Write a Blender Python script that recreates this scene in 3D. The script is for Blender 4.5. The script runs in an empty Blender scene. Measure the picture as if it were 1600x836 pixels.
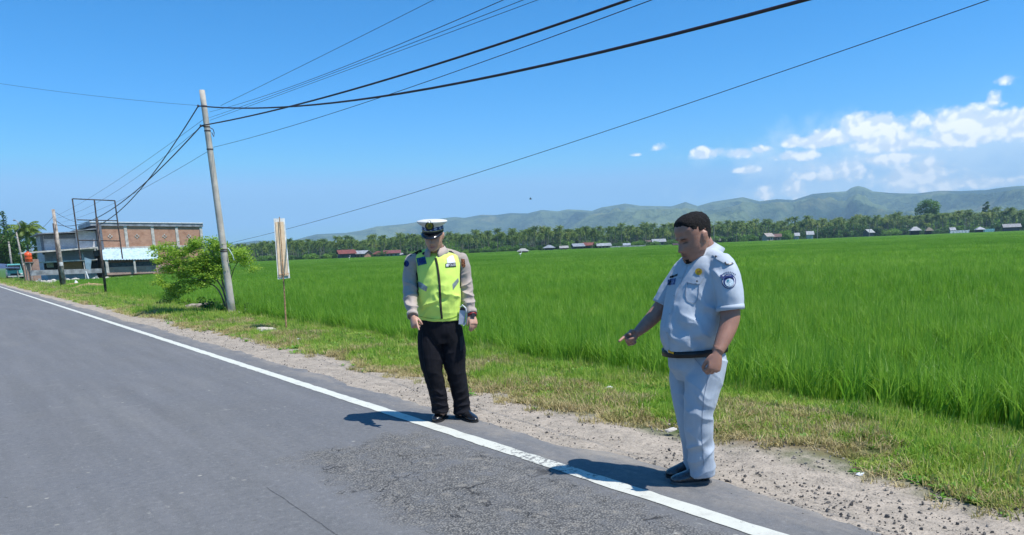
import bpy, math, random
import numpy as np
from mathutils import Vector, Matrix
from mathutils.bvhtree import BVHTree
random.seed(7); RNG = np.random.default_rng(7)
sc = bpy.context.scene; COL = sc.collection
# ---------------------------------------------------------------- camera
F, PX, PY, H = 1150., 800., 600., 1.48            # focal length and principal point in photo pixels, eye height
roll = math.atan(0.0392); pitch = math.atan(212*math.cos(roll)/F)
R0 = np.array([1, 0, 0.]); F0 = np.array([0, math.cos(pitch), -math.sin(pitch)]); U0 = np.cross(R0, F0)
RV = R0*math.cos(roll)-U0*math.sin(roll); UV = U0*math.cos(roll)+R0*math.sin(roll); CAM = np.array([0, 0, H])
cd = bpy.data.cameras.new('camera'); cam = bpy.data.objects.new('camera', cd); COL.objects.link(cam)
cam.matrix_world = Matrix(((RV[0], UV[0], -F0[0], 0), (RV[1], UV[1], -F0[1], 0), (RV[2], UV[2], -F0[2], H), (0, 0, 0, 1)))
cd.sensor_width = 36; cd.lens = 36*F/1600; cd.shift_y = (PY-418)/1600.; cd.clip_end = 30000; cd.clip_start = .05
sc.camera = cam
def ray(x, y): return RV*(x-PX)+UV*(PY-y)+F0*F
def ground(x, y, z=0.): d = ray(x, y); return CAM+d*((z-H)/d[2])
def at(x, y, Y): d = ray(x, y); return CAM+d*(Y/d[1])
def px_at(x, z, Y):                                  # ground plan point at photo column x (on the horizon), distance Y, height z
    y = 388-.0392*(x-800); p = at(x, y, Y); return np.array([p[0], p[1], z])
# ---------------------------------------------------------------- light
SUN = np.array([.80, -.42, 1.66]); SUN /= np.linalg.norm(SUN)
sl = bpy.data.lights.new('sun', 'SUN'); sl.energy = 4.2; sl.angle = math.radians(.53); sl.color = (1, .965, .90)
so = bpy.data.objects.new('sun', sl); COL.objects.link(so); so.rotation_euler = Vector(SUN).to_track_quat('Z', 'Y').to_euler()
so.location = (8, -6, 14)
sc.view_settings.view_transform = 'Standard'; sc.view_settings.look = 'None'; sc.view_settings.gamma = 1
sc.view_settings.exposure = 0.62
sc.cycles.use_denoising = True; sc.cycles.denoising_prefilter = 'ACCURATE'; sc.cycles.denoising_input_passes = 'RGB_ALBEDO_NORMAL'; sc.cycles.max_bounces = 5; sc.cycles.transparent_max_bounces = 6; sc.cycles.volume_bounces = 0
sc.cycles.diffuse_bounces = 3; sc.cycles.sample_clamp_indirect = 5
world = bpy.data.worlds.new('World'); sc.world = world; world.use_nodes = True
WN = world.node_tree.nodes; WL = world.node_tree.links; WN.clear()

class NT:
    def __init__(s, nt): s.n = nt.nodes; s.l = nt.links
    def new(s, t, **k):
        n = s.n.new(t)
        for a, b in k.items(): setattr(n, a, b)
        return n
    def put(s, sock, v):
        if hasattr(v, 'is_output'): s.l.new(v, sock)
        elif v is not None:
            try: sock.default_value = v
            except Exception: sock.default_value = (*v, 1)
    def m(s, op, a, b=None, c=None, clamp=False):
        n = s.new('ShaderNodeMath', operation=op, use_clamp=clamp)
        s.put(n.inputs[0], a)
        if b is not None: s.put(n.inputs[1], b)
        if c is not None: s.put(n.inputs[2], c)
        return n.outputs[0]
    def mix(s, f, a, b, mode='MIX'):
        n = s.new('ShaderNodeMix', data_type='RGBA', blend_type=mode)
        s.put(n.inputs[0], f); s.put(n.inputs[6], a); s.put(n.inputs[7], b); return n.outputs[2]
    def noise(s, vec, scale, detail=4, rough=.55, dist=0):
        n = s.new('ShaderNodeTexNoise'); n.inputs['Scale'].default_value = scale; n.inputs['Detail'].default_value = detail
        n.inputs['Roughness'].default_value = rough; n.inputs['Distortion'].default_value = dist
        if vec is not None: s.l.new(vec, n.inputs['Vector'])
        return n.outputs['Fac']
    def ss(s, v, a, b):                                 # smoothstep a..b -> 0..1
        n = s.new('ShaderNodeMapRange', interpolation_type='SMOOTHSTEP'); s.put(n.inputs[0], v)
        s.put(n.inputs[1], a); s.put(n.inputs[2], b); return n.outputs[0]
    def sep(s, v): n = s.new('ShaderNodeSeparateXYZ'); s.l.new(v, n.inputs[0]); return n.outputs
    def comb(s, x, y, z):
        n = s.new('ShaderNodeCombineXYZ'); s.put(n.inputs[0], x); s.put(n.inputs[1], y); s.put(n.inputs[2], z); return n.outputs[0]
    def vmul(s, v, k):
        n = s.new('ShaderNodeVectorMath', operation='MULTIPLY'); s.l.new(v, n.inputs[0]); n.inputs[1].default_value = k; return n.outputs[0]

def build_world():
    w = NT(world.node_tree)
    sky = w.new('ShaderNodeTexSky', sky_type='NISHITA', sun_disc=False)
    sky.sun_elevation = math.asin(SUN[2]); sky.sun_rotation = math.atan2(SUN[0], SUN[1])
    sky.altitude = 50; sky.air_density = 1.0; sky.dust_density = .35; sky.ozone_density = 4.0
    hs = w.new('ShaderNodeHueSaturation'); hs.inputs['Saturation'].default_value = 1.28; hs.inputs['Value'].default_value = 1.28
    hs.inputs['Hue'].default_value = .497
    w.l.new(sky.outputs[0], hs.inputs['Color'])
    sp = w.new('ShaderNodeSeparateColor'); w.l.new(hs.outputs[0], sp.inputs[0]); cb = w.new('ShaderNodeCombineColor'); S = .09
    for i, (k, p, mx) in enumerate(((1.50, 1.84, .22), (.97, 1.16, .45), (1.31, 1.37, .76))):
        w.l.new(w.m('MINIMUM', w.m('MULTIPLY', w.m('POWER', w.m('MULTIPLY', sp.outputs[i], S), p), k/S), mx/S), cb.inputs[i])
    tc = w.new('ShaderNodeTexCoord'); v = w.sep(tc.outputs['Generated'])
    az = w.m('ARCTAN2', v[0], v[1]); el = w.m('ARCSINE', v[2])
    pos = w.comb(az, el, 0.0)
    n1 = w.noise(pos, 17, 4, .6, .2); n2 = w.noise(pos, 70, 4, .65)
    def blobs(lst):
        tot = None
        for (x, y, rx, ru, rd, a) in lst:
            d = ray(x, y); d = d/np.linalg.norm(d); a0 = math.atan2(d[0], d[1]); e0 = math.asin(d[2])
            dx = w.m('MULTIPLY', w.m('SUBTRACT', az, a0), F/rx/1.15)
            dy0 = w.m('SUBTRACT', el, e0)
            dy = w.m('ADD', w.m('MULTIPLY', w.m('MAXIMUM', dy0, 0), F/ru), w.m('MULTIPLY', w.m('MINIMUM', dy0, 0), F/rd))
            r = w.m('SQRT', w.m('ADD', w.m('MULTIPLY', dx, dx), w.m('MULTIPLY', dy, dy)))
            g = w.m('MULTIPLY', w.m('SUBTRACT', 1.0, r), a)
            tot = g if tot is None else w.m('MAXIMUM', tot, g)
        return tot
    # cumulus heads and their soft surroundings (direction, half width, rise, fall, weight)
    heads = blobs([(1293, 220, 44, 16, 13, 1), (1250, 222, 24, 10, 9, .8), (1363, 205, 40, 28, 22, 1.2), (1385, 222, 60, 16, 16, .9), (1450, 192, 20, 14, 12, .5),
                   (1508, 204, 44, 36, 22, 1.2), (1585, 196, 30, 22, 18, 1), (1102, 240, 22, 12, 9, .8), (1155, 240, 22, 9, 8, .7), (1187, 234, 14, 6, 5, .7),
                   (1252, 244, 34, 10, 8, .8), (1390, 249, 34, 9, 8, 1), (1265, 275, 18, 8, 7, .8), (1297, 277, 18, 7, 6, .8), (1452, 272, 20, 20, 22, .8),
                   (1240, 300, 16, 22, 14, .4), (1195, 304, 12, 14, 12, .4), (1572, 124, 18, 8, 9, .55), (1555, 155, 12, 14, 16, .5), (1545, 287, 50, 9, 8, .6),
                   (1480, 290, 50, 14, 12, .6), (1420, 280, 50, 22, 20, .6), (1330, 265, 60, 24, 20, .45), (993, 242, 10, 5, 4, .5), (1163, 266, 20, 6, 5, .45), (1028, 231, 9, 5, 4, .3)])
    veil = blobs([(1350, 245, 190, 55, 70, .55), (1490, 225, 150, 45, 70, .5), (1400, 285, 260, 30, 40, .6), (1180, 240, 90, 14, 14, .35), (1620, 270, 160, 60, 60, .4)])
    def lump(p):
        t = None
        for sc_, am in ((46, .66), (105, .42)):
            vo = w.new('ShaderNodeTexVoronoi', feature='F1', voronoi_dimensions='2D'); vo.inputs['Scale'].default_value = sc_; w.l.new(p, vo.inputs['Vector']); q = w.m('MULTIPLY', w.m('SUBTRACT', .42, vo.outputs['Distance']), am*2.2); t = q if t is None else w.m('ADD', t, q)
        return t
    wn = w.noise(pos, 30, 3); pw = w.comb(w.m('ADD', az, w.m('MULTIPLY', wn, .02)), w.m('MULTIPLY', w.m('ADD', el, w.m('MULTIPLY', wn, .012)), 1.15), 0.0)
    l1 = lump(pw); po = w.new('ShaderNodeVectorMath', operation='ADD'); w.l.new(pw, po.inputs[0]); po.inputs[1].default_value = (.004, .008, 0); l2 = lump(po.outputs[0])
    dens = w.m('ADD', w.m('MULTIPLY', heads, 1.25), w.m('MULTIPLY', w.m('SUBTRACT', n1, .5), 1.35)); dens = w.m('ADD', dens, w.m('ADD', w.m('MULTIPLY', w.m('SUBTRACT', n2, .5), .85), w.m('MULTIPLY', l1, .22)))
    cov = w.ss(dens, -.06, .48)
    vd = w.m('ADD', veil, w.m('MULTIPLY', w.m('SUBTRACT', n1, .5), 1.1))
    cov2 = w.m('MULTIPLY', w.ss(vd, -.05, .5), .66)
    shade = w.ss(w.m('ADD', w.m('MULTIPLY', w.m('SUBTRACT', l1, l2), .9), w.m('MULTIPLY', dens, .55)), -.15, .8)
    ccol = w.mix(shade, (6.6, 7.6, 8.9), (10.2, 10.3, 10.3))
    c = w.mix(cov2, cb.outputs[0], (6.4, 7.9, 9.4)); c = w.mix(cov, c, ccol)
    bg = w.new('ShaderNodeBackground'); bg.inputs['Strength'].default_value = .09; w.l.new(c, bg.inputs['Color'])
    w.l.new(bg.outputs[0], w.new('ShaderNodeOutputWorld').inputs['Surface'])
build_world()

# ---------------------------------------------------------------- helpers
def rgb(h):
    h = h.lstrip('#'); c = [int(h[i:i+2], 16)/255 for i in (0, 2, 4)]
    return tuple(x/12.92 if x < .04045 else ((x+.055)/1.055)**2.4 for x in c)
def mat(name, base, rough=.7, var=.15, vscale=8, bump=0, bscale=60, metal=0, trans=0, spec=.4, base2=None, coat=0, obj=False):
    m = bpy.data.materials.new(name); m.use_nodes = True; t = NT(m.node_tree); t.n.clear()
    p = t.new('ShaderNodeBsdfPrincipled'); out = t.new('ShaderNodeOutputMaterial')
    geo = t.new('ShaderNodeNewGeometry'); pos = geo.outputs['Position']
    if obj: pos = t.new('ShaderNodeTexCoord').outputs['Object']
    nz = t.noise(pos, vscale, 5, .6)
    if base2 is None: base2 = tuple(max(0, c*(1-2*var)) for c in base); base = tuple(c*(1+var*.6) for c in base)
    c = t.mix(t.ss(nz, .3, .7), base, base2); t.l.new(c, p.inputs['Base Color'])
    p.inputs['Roughness'].default_value = rough; p.inputs['Metallic'].default_value = metal; p.inputs['Specular IOR Level'].default_value = spec
    p.inputs['Coat Weight'].default_value = coat
    if bump:
        b = t.new('ShaderNodeBump'); b.inputs['Strength'].default_value = bump; b.inputs['Distance'].default_value = .01
        t.l.new(t.noise(pos, bscale, 4), b.inputs['Height']); t.l.new(b.outputs[0], p.inputs['Normal'])
    if trans:
        tr = t.new('ShaderNodeBsdfTranslucent'); t.l.new(c, tr.inputs[0]); mx = t.new('ShaderNodeMixShader'); mx.inputs[0].default_value = trans
        t.l.new(p.outputs[0], mx.inputs[1]); t.l.new(tr.outputs[0], mx.inputs[2]); t.l.new(mx.outputs[0], out.inputs[0])
    else: t.l.new(p.outputs[0], out.inputs[0])
    return m
def leafmat(name, cols, trans=.3, rough=.5, patch=.35, spec=.3):
    """foliage: per-instance and slow positional variation between the given colours"""
    m = bpy.data.materials.new(name); m.use_nodes = True; t = NT(m.node_tree); t.n.clear()
    p = t.new('ShaderNodeBsdfPrincipled'); out = t.new('ShaderNodeOutputMaterial'); geo = t.new('ShaderNodeNewGeometry')
    oi = t.new('ShaderNodeObjectInfo'); n1 = t.noise(geo.outputs['Position'], patch, 3, .6); n2 = t.noise(geo.outputs['Position'], patch*14, 2)
    f = t.m('ADD', t.m('MULTIPLY', oi.outputs['Random'], .42), t.m('ADD', t.m('MULTIPLY', n1, .75), t.m('MULTIPLY', n2, .35)))
    f = t.m('SUBTRACT', f, .26)
    cr = t.new('ShaderNodeValToRGB'); els = cr.color_ramp.elements
    for i, (q, c) in enumerate(cols):
        e = els[i] if i < 2 else els.new(q)
        e.position = q; e.color = (*c, 1)
    t.l.new(f, cr.inputs[0]); t.l.new(cr.outputs[0], p.inputs['Base Color']); p.inputs['Roughness'].default_value = rough
    p.inputs['Specular IOR Level'].default_value = spec
    tr = t.new('ShaderNodeBsdfTranslucent'); t.l.new(cr.outputs[0], tr.inputs[0]); mx = t.new('ShaderNodeMixShader'); mx.inputs[0].default_value = trans
    t.l.new(p.outputs[0], mx.inputs[1]); t.l.new(tr.outputs[0], mx.inputs[2]); t.l.new(mx.outputs[0], out.inputs[0])
    return m
def link(name, me, m=None, parent=None, smooth=False):
    o = bpy.data.objects.new(name, me); COL.objects.link(o)
    if m is not None:
        for x in (m if isinstance(m, (list, tuple)) else [m]): me.materials.append(x)
    if smooth: me.shade_smooth()
    if parent is not None: o.parent = parent; 
    return o
def mesh(name, v, f, m=None, parent=None, smooth=False, origin=None):
    v = np.asarray(v, float)
    if parent is not None and origin is None: v = v-np.array(parent['_o'] if '_o' in parent else (0, 0, 0))
    if origin is not None: v = v-np.asarray(origin)
    me = bpy.data.meshes.new(name); me.from_pydata([tuple(p) for p in v], [], [tuple(int(i) for i in q) for q in f]); me.update()
    o = link(name, me, m, parent, smooth)
    if origin is not None: o.location = tuple(origin); o['_o'] = tuple(float(x) for x in origin)
    return o
def quads(name, V, k, m=None):
    """fast mesh of n polygons with k corners each, V: (n,k,3)"""
    n = len(V); me = bpy.data.meshes.new(name); me.vertices.add(n*k); me.vertices.foreach_set('co', np.asarray(V, np.float32).reshape(-1))
    me.loops.add(n*k); me.loops.foreach_set('vertex_index', np.arange(n*k, dtype=np.int32))
    me.polygons.add(n); me.polygons.foreach_set('loop_start', np.arange(0, n*k, k, dtype=np.int32)); me.update(calc_edges=True)
    if m is not None: me.materials.append(m)
    return me
def empty(name, loc, label, cat, group=None):
    o = bpy.data.objects.new(name, None); COL.objects.link(o); o.location = tuple(loc); o['_o'] = tuple(float(x) for x in loc)
    o.empty_display_size = .2; return tag(o, label, cat, group)
def tag(o, label, cat, group=None, kind=None):
    if label: o['label'] = label
    if cat: o['category'] = cat
    if group: o['group'] = group
    if kind: o['kind'] = kind
    return o
class MB:
    """collects closed solids; build() links them as one mesh"""
    def __init__(s): s.v = []; s.f = []; s.mi = []
    def add(s, v, f, mi=0):
        b = len(s.v); s.v += [tuple(map(float, p)) for p in v]; s.f += [tuple(i+b for i in q) for q in f]; s.mi += [mi]*len(f); return s
    def hexa(s, P, mi=0):                               # 8 corners: bottom 4 ccw, top 4
        return s.add(P, [(3, 2, 1, 0), (4, 5, 6, 7), (0, 1, 5, 4), (1, 2, 6, 5), (2, 3, 7, 6), (3, 0, 4, 7)], mi)
    def box(s, x0, x1, y0, y1, z0, z1, mi=0, T=None):
        P = [(x0, y0, z0), (x1, y0, z0), (x1, y1, z0), (x0, y1, z0), (x0, y0, z1), (x1, y0, z1), (x1, y1, z1), (x0, y1, z1)]
        if T: P = [T(*p) for p in P]
        return s.hexa(P, mi)
    def tube(s, pts, rad, n=8, mi=0):
        v, f = tube(pts, [(r, r) for r in (rad if hasattr(rad, '__len__') else [rad]*len(pts))], n); return s.add(v, f, mi)
    def build(s, name, m, parent=None, smooth=False, origin=None):
        o = mesh(name, s.v, s.f, m, parent, smooth, origin)
        if any(s.mi): o.data.polygons.foreach_set('material_index', s.mi)
        return o
def unit(v): v = np.asarray(v, float); return v/max(1e-9, np.linalg.norm(v))
def tube(pts, rad, n=16, side=(1, 0, 0), fold=None, r0=False, r1=False):
    """closed loft through pts with elliptical rings (r along side, r across); r0, r1 round off the ends"""
    pts = np.asarray(pts, float); rad = [tuple(r) if hasattr(r, '__len__') else (r, r) for r in rad]
    for on, e in ((r0, 0), (r1, -1)):
        if on:
            d = unit(pts[0]-pts[1]) if e == 0 else unit(pts[-1]-pts[-2]); q = max(rad[e]); add = [pts[e]+d*q*k for k in (.5, .85)]; ra = [(rad[e][0]*k, rad[e][1]*k) for k in (.86, .5)]
            if e == 0: pts = np.vstack([add[::-1], pts]); rad = ra[::-1]+rad
            else: pts = np.vstack([pts, add]); rad = rad+ra
    V = []; Fc = []; m = len(pts)
    for i in range(m):
        t = unit(pts[min(i+1, m-1)]-pts[max(i-1, 0)]); sd = np.asarray(side, float); sd = sd-t*(sd@t)
        if np.linalg.norm(sd) < .1: sd = np.cross(t, (0, 1, 0.2))
        sd = unit(sd); up = np.cross(t, sd); rx, ry = rad[i] if hasattr(rad[i], '__len__') else (rad[i], rad[i])
        for k in range(n):
            a = 2*math.pi*k/n; q = fold(i/(m-1), a) if fold else 1
            V.append(pts[i]+sd*math.cos(a)*rx*q+up*math.sin(a)*ry*q)
    for i in range(m-1):
        for k in range(n): Fc.append((i*n+k, i*n+(k+1) % n, (i+1)*n+(k+1) % n, (i+1)*n+k))
    V.append(pts[0]); V.append(pts[-1]); a, b = len(V)-2, len(V)-1
    for k in range(n): Fc.append((a, (k+1) % n, k)); Fc.append((b, (m-1)*n+k, (m-1)*n+(k+1) % n))
    return V, Fc
def resample(pts, rad, k):
    """Catmull-Rom through control points and radii"""
    P = np.array([[*p, *(r if hasattr(r, '__len__') else (r, r))] for p, r in zip(pts, rad)]); m = len(P); out = []
    for i in range(m-1):
        a, b, c, d = P[max(i-1, 0)], P[i], P[i+1], P[min(i+2, m-1)]
        for j in range(k):
            t = j/k; out.append(.5*((2*b)+(c-a)*t+(2*a-5*b+4*c-d)*t*t+(3*b-a-3*c+d)*t**3))
    out.append(P[-1]); out = np.array(out); return out[:, :3], [(x, y) for x, y in out[:, 3:5]]
_pt = RNG.permutation(4096); _pv = RNG.random(4096)
def vnoise(p, s=1.0):
    p = np.asarray(p, float)*s; i = np.floor(p).astype(int); f = p-i; f = f*f*(3-2*f); r = 0
    for dx in (0, 1):
        for dy in (0, 1):
            for dz in (0, 1):
                h = _pv[_pt[(_pt[(_pt[(i[..., 0]+dx) & 4095]+i[..., 1]+dy) & 4095]+i[..., 2]+dz) & 4095]]
                r = r+h*(f[..., 0] if dx else 1-f[..., 0])*(f[..., 1] if dy else 1-f[..., 1])*(f[..., 2] if dz else 1-f[..., 2])
    return r*2-1
def fbm(p, s, o=4): return sum(vnoise(p, s*2**k)*.5**k for k in range(o))
def union(parts, voxel, smooth=3, disp=None):
    """one continuous surface out of overlapping closed lofts"""
    mb = MB()
    for v, f in parts: mb.add(v, f)
    me = bpy.data.meshes.new('tmp'); me.from_pydata(mb.v, [], mb.f); o = bpy.data.objects.new('tmp', me); COL.objects.link(o)
    r = o.modifiers.new('r', 'REMESH'); r.mode = 'VOXEL'; r.voxel_size = voxel
    if smooth: s = o.modifiers.new('s', 'SMOOTH'); s.iterations = smooth; s.factor = .5
    dg = bpy.context.evaluated_depsgraph_get(); dg.update(); ev = o.evaluated_get(dg); m2 = bpy.data.meshes.new_from_object(ev)
    bpy.data.objects.remove(o); bpy.data.meshes.remove(me)
    if disp:
        n = len(m2.vertices); co = np.empty(n*3); m2.vertices.foreach_get('co', co); co = co.reshape(-1, 3)
        no = np.empty(n*3); m2.vertices.foreach_get('normal', no); no = no.reshape(-1, 3)
        co = co+no*disp(co)[:, None]; m2.vertices.foreach_set('co', co.reshape(-1)); m2.update()
    return m2
def place(name, me, m, parent, smooth=True):
    o = link(name, me, m, parent, smooth)
    if parent is not None and '_o' in parent: me.transform(Matrix.Translation(-Vector(parent['_o'])))
    return o
def bvh(me): 
    return BVHTree.FromPolygons([v.co.copy() for v in me.vertices], [tuple(p.vertices) for p in me.polygons])
# road frame: local x = n (towards the field), local y = s (along the road, away)
TH = math.radians(143.3); DV = -np.array([math.sin(TH), math.cos(TH), 0]); NV = np.array([DV[1], -DV[0], 0]); RA = math.atan2(NV[1], NV[0])
def W(n, s, z=0.): return NV*n+DV*s+np.array([0, 0, z])
def fac(x, y, s0): r = ray(x, y); t = (s0-CAM@DV)/(r@DV); p = CAM+r*t; return p@NV, p[2]

# ---------------------------------------------------------------- ground
def gz(n, s):
    n = np.asarray(n, float); s = np.asarray(s, float); a = np.abs(n)
    z = np.interp(a, [3.5, 3.75, 4.5, 5.2, 6.1, 6.6, 7.2], [0, -.035, -.05, -.03, -.06, -.17, -.2])
    p = np.stack([n, s, n*0], -1)
    w = np.interp(a, [3.9, 4.6, 6.3, 7], [0, 1, 1, .0])
    z = z+w*(.035*vnoise(p, 1.3)+.02*vnoise(p, 4))
    w2 = np.interp(a, [3.45, 3.7, 4.8, 5], [0, 1, 1, 0]); z = z+w2*(.012*vnoise(p, 2.2)+.005*vnoise(p, 9))
    return z
def grid(name, ns, ss, zf, m):
    ns, ss = np.asarray(ns), np.asarray(ss); N, S = np.meshgrid(ns, ss, indexing='ij'); Z = zf(N, S)
    v = np.stack([N, S, Z], -1).reshape(-1, 3); a, b = len(ns), len(ss)
    i, j = np.meshgrid(np.arange(a-1), np.arange(b-1), indexing='ij'); q = (i*b+j).ravel(); f = np.stack([q, q+b, q+b+1, q+1], -1)
    me = bpy.data.meshes.new(name); me.vertices.add(len(v)); me.vertices.foreach_set('co', v.reshape(-1).astype(np.float32))
    me.loops.add(f.size); me.loops.foreach_set('vertex_index', f.reshape(-1).astype(np.int32)); me.polygons.add(len(f))
    me.polygons.foreach_set('loop_start', np.arange(0, f.size, 4, dtype=np.int32)); me.update(calc_edges=True)
    o = link(name, me, m, None, True); o.rotation_euler.z = RA; tag(o, None, None, kind='structure'); return o
def ground_mat():
    m = bpy.data.materials.new('roadside ground'); m.use_nodes = True; t = NT(m.node_tree); t.n.clear()
    p = t.new('ShaderNodeBsdfPrincipled'); out = t.new('ShaderNodeOutputMaterial'); oc = t.new('ShaderNodeTexCoord').outputs['Object']
    v = t.sep(oc); n = t.m('ABSOLUTE', v[0]); big = t.noise(oc, .8, 4); mid = t.noise(oc, 6, 4); fine = t.noise(oc, 70, 3, .7)
    vor = t.new('ShaderNodeTexVoronoi'); vor.inputs['Scale'].default_value = 42; t.l.new(oc, vor.inputs['Vector'])
    sand = t.mix(t.ss(mid, .3, .7), (.44, .375, .30), (.33, .285, .23)); sand = t.mix(t.ss(fine, .45, .75), sand, (.17, .15, .13)); g2 = t.noise(oc, 20, 8, .82); sand = t.mix(t.m('MULTIPLY', t.ss(g2, .50, .36), .65), sand, (.13, .115, .095)); sand = t.mix(t.m('MULTIPLY', t.ss(g2, .54, .68), .5), sand, (.50, .44, .36))
    peb = t.m('MULTIPLY', t.ss(vor.outputs['Distance'], .32, .18), t.ss(t.noise(oc, 3, 3), .5, .66)); vc = t.sep(vor.outputs['Color'])
    sand = t.mix(peb, sand, t.mix(vc[0], (.10, .095, .09), (.42, .38, .33)))
    soil = t.mix(mid, (.16, .12, .07), (.24, .19, .11)); soil = t.mix(t.ss(big, .35, .6), soil, (.07, .10, .03))
    edge = t.m('ADD', n, t.m('MULTIPLY', t.m('SUBTRACT', mid, .5), .5))
    c = t.mix(t.ss(edge, 4.3, 4.75), sand, soil)
    field = t.mix(big, (.045, .10, .02), (.07, .15, .03)); c = t.mix(t.ss(edge, 6.2, 6.8), c, field)
    t.l.new(c, p.inputs['Base Color']); p.inputs['Roughness'].default_value = .95; p.inputs['Specular IOR Level'].default_value = .15
    b = t.new('ShaderNodeBump'); b.inputs['Strength'].default_value = .8; b.inputs['Distance'].default_value = .012
    t.l.new(t.m('ADD', t.m('ADD', fine, t.m('MULTIPLY', mid, 1.5)), peb), b.inputs['Height']); t.l.new(b.outputs[0], p.inputs['Normal']); t.l.new(p.outputs[0], out.inputs[0])
    return m
nn = np.concatenate([-np.geomspace(9000, 12, 22), np.arange(-9, -3.2, .4), [-3, 0, 3], np.arange(3.3, 7.4, .07), np.geomspace(8, 9000, 24)])
ss_ = np.concatenate([-np.geomspace(400, 6, 10), np.arange(-4, 30, .12), np.arange(30, 140, .8), np.geomspace(145, 9500, 26)])
grid('ground', nn, ss_, gz, ground_mat())
def asphalt_mat():
    m = bpy.data.materials.new('worn asphalt'); m.use_nodes = True; t = NT(m.node_tree); t.n.clear()
    p = t.new('ShaderNodeBsdfPrincipled'); out = t.new('ShaderNodeOutputMaterial'); oc = t.new('ShaderNodeTexCoord').outputs['Object']
    v = t.sep(oc); n, s = v[0], v[1]; big = t.noise(oc, .5, 4); mid = t.noise(oc, 5, 5, .6); fine = t.noise(oc, 150, 2, .7)
    streak = t.noise(t.vmul(oc, (3.2, .22, 1)), 1.6, 4, .6)
    base = t.mix(t.ss(mid, .25, .75), (.118, .119, .118), (.138, .137, .134)); base = t.mix(t.m('MULTIPLY', t.ss(streak, .35, .75), .5), base, (.176, .176, .180))
    base = t.mix(t.ss(big, .3, .7), base, t.mix(.5, base, (.125, .130, .140)))
    # worn patch of coarse old surfacing inside the edge line
    edge = t.m('ADD', n, t.m('MULTIPLY', t.m('SUBTRACT', t.noise(oc, 3.5, 7, .7), .5), .75))
    e2 = t.m('ADD', s, t.m('MULTIPLY', t.m('SUBTRACT', t.noise(oc, 3.1, 7, .7), .5), .9))
    patch = t.m('MULTIPLY', t.m('MULTIPLY', t.ss(edge, 1.66, 2.02), t.ss(edge, 3.05, 2.85)), t.ss(e2, 5.45, 5.15))
    vor = t.new('ShaderNodeTexVoronoi'); vor.inputs['Scale'].default_value = 75; t.l.new(oc, vor.inputs['Vector']); vc = t.sep(vor.outputs['Color'])
    agg = t.mix(vc[0], (.115, .112, .106), (.26, .245, .215)); agg = t.mix(t.ss(vor.outputs['Distance'], .38, .62), agg, (.07, .068, .064))
    agg = t.mix(t.ss(t.noise(oc, 9, 4), .55, .75), agg, (.26, .235, .195))
    base = t.mix(t.m('MULTIPLY', patch, t.ss(t.noise(oc, 5.5, 5, .7), .30, .52)), base, agg)
    # dusty margin outside the line
    base = t.mix(t.m('MULTIPLY', t.ss(edge, 3.1, 3.6), t.ss(t.noise(t.vmul(oc, (1, .3, 1)), 4, 6, .7), .34, .70)), base, (.27, .24, .20))
    # long cracks in the patch, a fine seam further in
    cv = t.new('ShaderNodeTexVoronoi', feature='DISTANCE_TO_EDGE'); cv.inputs['Scale'].default_value = 2.3
    wob = t.comb(t.m('ADD', n, t.m('MULTIPLY', t.noise(oc, 7, 4), .5)), t.m('MULTIPLY', s, .45), 0.0); t.l.new(wob, cv.inputs['Vector'])
    crack = t.m('MULTIPLY', t.m('MULTIPLY', t.ss(cv.outputs['Distance'], .014, .003), patch), t.ss(t.noise(oc, 3.3, 3), .45, .55))
    seam = t.m('ABSOLUTE', t.m('SUBTRACT', t.m('ADD', n, t.m('MULTIPLY', t.m('SUBTRACT', t.noise(oc, 4, 3), .5), .03)), 1.458))
    seam = t.m('MULTIPLY', t.ss(seam, .006, .002), t.ss(s, 4.75, 4.6)); crack = t.m('MAXIMUM', crack, t.m('MULTIPLY', seam, .5))
    base = t.mix(crack, base, (.02, .019, .018))
    # scuffs: pale dry smears and specks
    sm = t.ss(t.noise(t.vmul(oc, (5, 1.2, 1)), 1.7, 7, .75), .62, .70); base = t.mix(t.m('MULTIPLY', sm, .5), base, (.36, .35, .31))
    sp = t.new('ShaderNodeTexVoronoi'); sp.inputs['Scale'].default_value = 10; t.l.new(oc, sp.inputs['Vector']); sc_ = t.sep(sp.outputs['Color'])
    spk = t.m('MULTIPLY', t.ss(sp.outputs['Distance'], .19, .10), t.ss(sc_[0], .86, .90)); base = t.mix(t.m('MULTIPLY', spk, .8), base, t.mix(sc_[1], (.03, .03, .03), (.40, .38, .33)))
    base = t.mix(t.m('MULTIPLY', t.ss(fine, .5, .8), .35), base, (.26, .26, .27)); base = t.mix(t.m('MULTIPLY', t.ss(fine, .5, .25), .35), base, (.07, .07, .075))
    gr = t.noise(oc, 22, 8, .82); base = t.mix(t.m('MULTIPLY', t.ss(gr, .52, .66), .42), base, (.27, .268, .262)); base = t.mix(t.m('MULTIPLY', t.ss(gr, .47, .33), .5), base, (.065, .065, .068))
    t1 = t.noise(t.vmul(oc, (1.7, .16, 1)), 1.1, 6, .62); base = t.mix(t.m('MULTIPLY', t.ss(t1, .5, .72), .28), base, (.215, .21, .20)); base = t.mix(t.m('MULTIPLY', t.ss(t1, .46, .3), .3), base, (.10, .10, .105))
    sc2 = t.noise(t.vmul(oc, (1.4, 6.5, 1)), 1.3, 6, .7); base = t.mix(t.m('MULTIPLY', t.m('MULTIPLY', t.ss(sc2, .60, .70), t.ss(s, 5, 9)), .45), base, (.34, .33, .30))
    t.l.new(base, p.inputs['Base Color']); p.inputs['Roughness'].default_value = .82; p.inputs['Specular IOR Level'].default_value = .3
    b = t.new('ShaderNodeBump'); b.inputs['Strength'].default_value = .7; b.inputs['Distance'].default_value = .004
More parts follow.
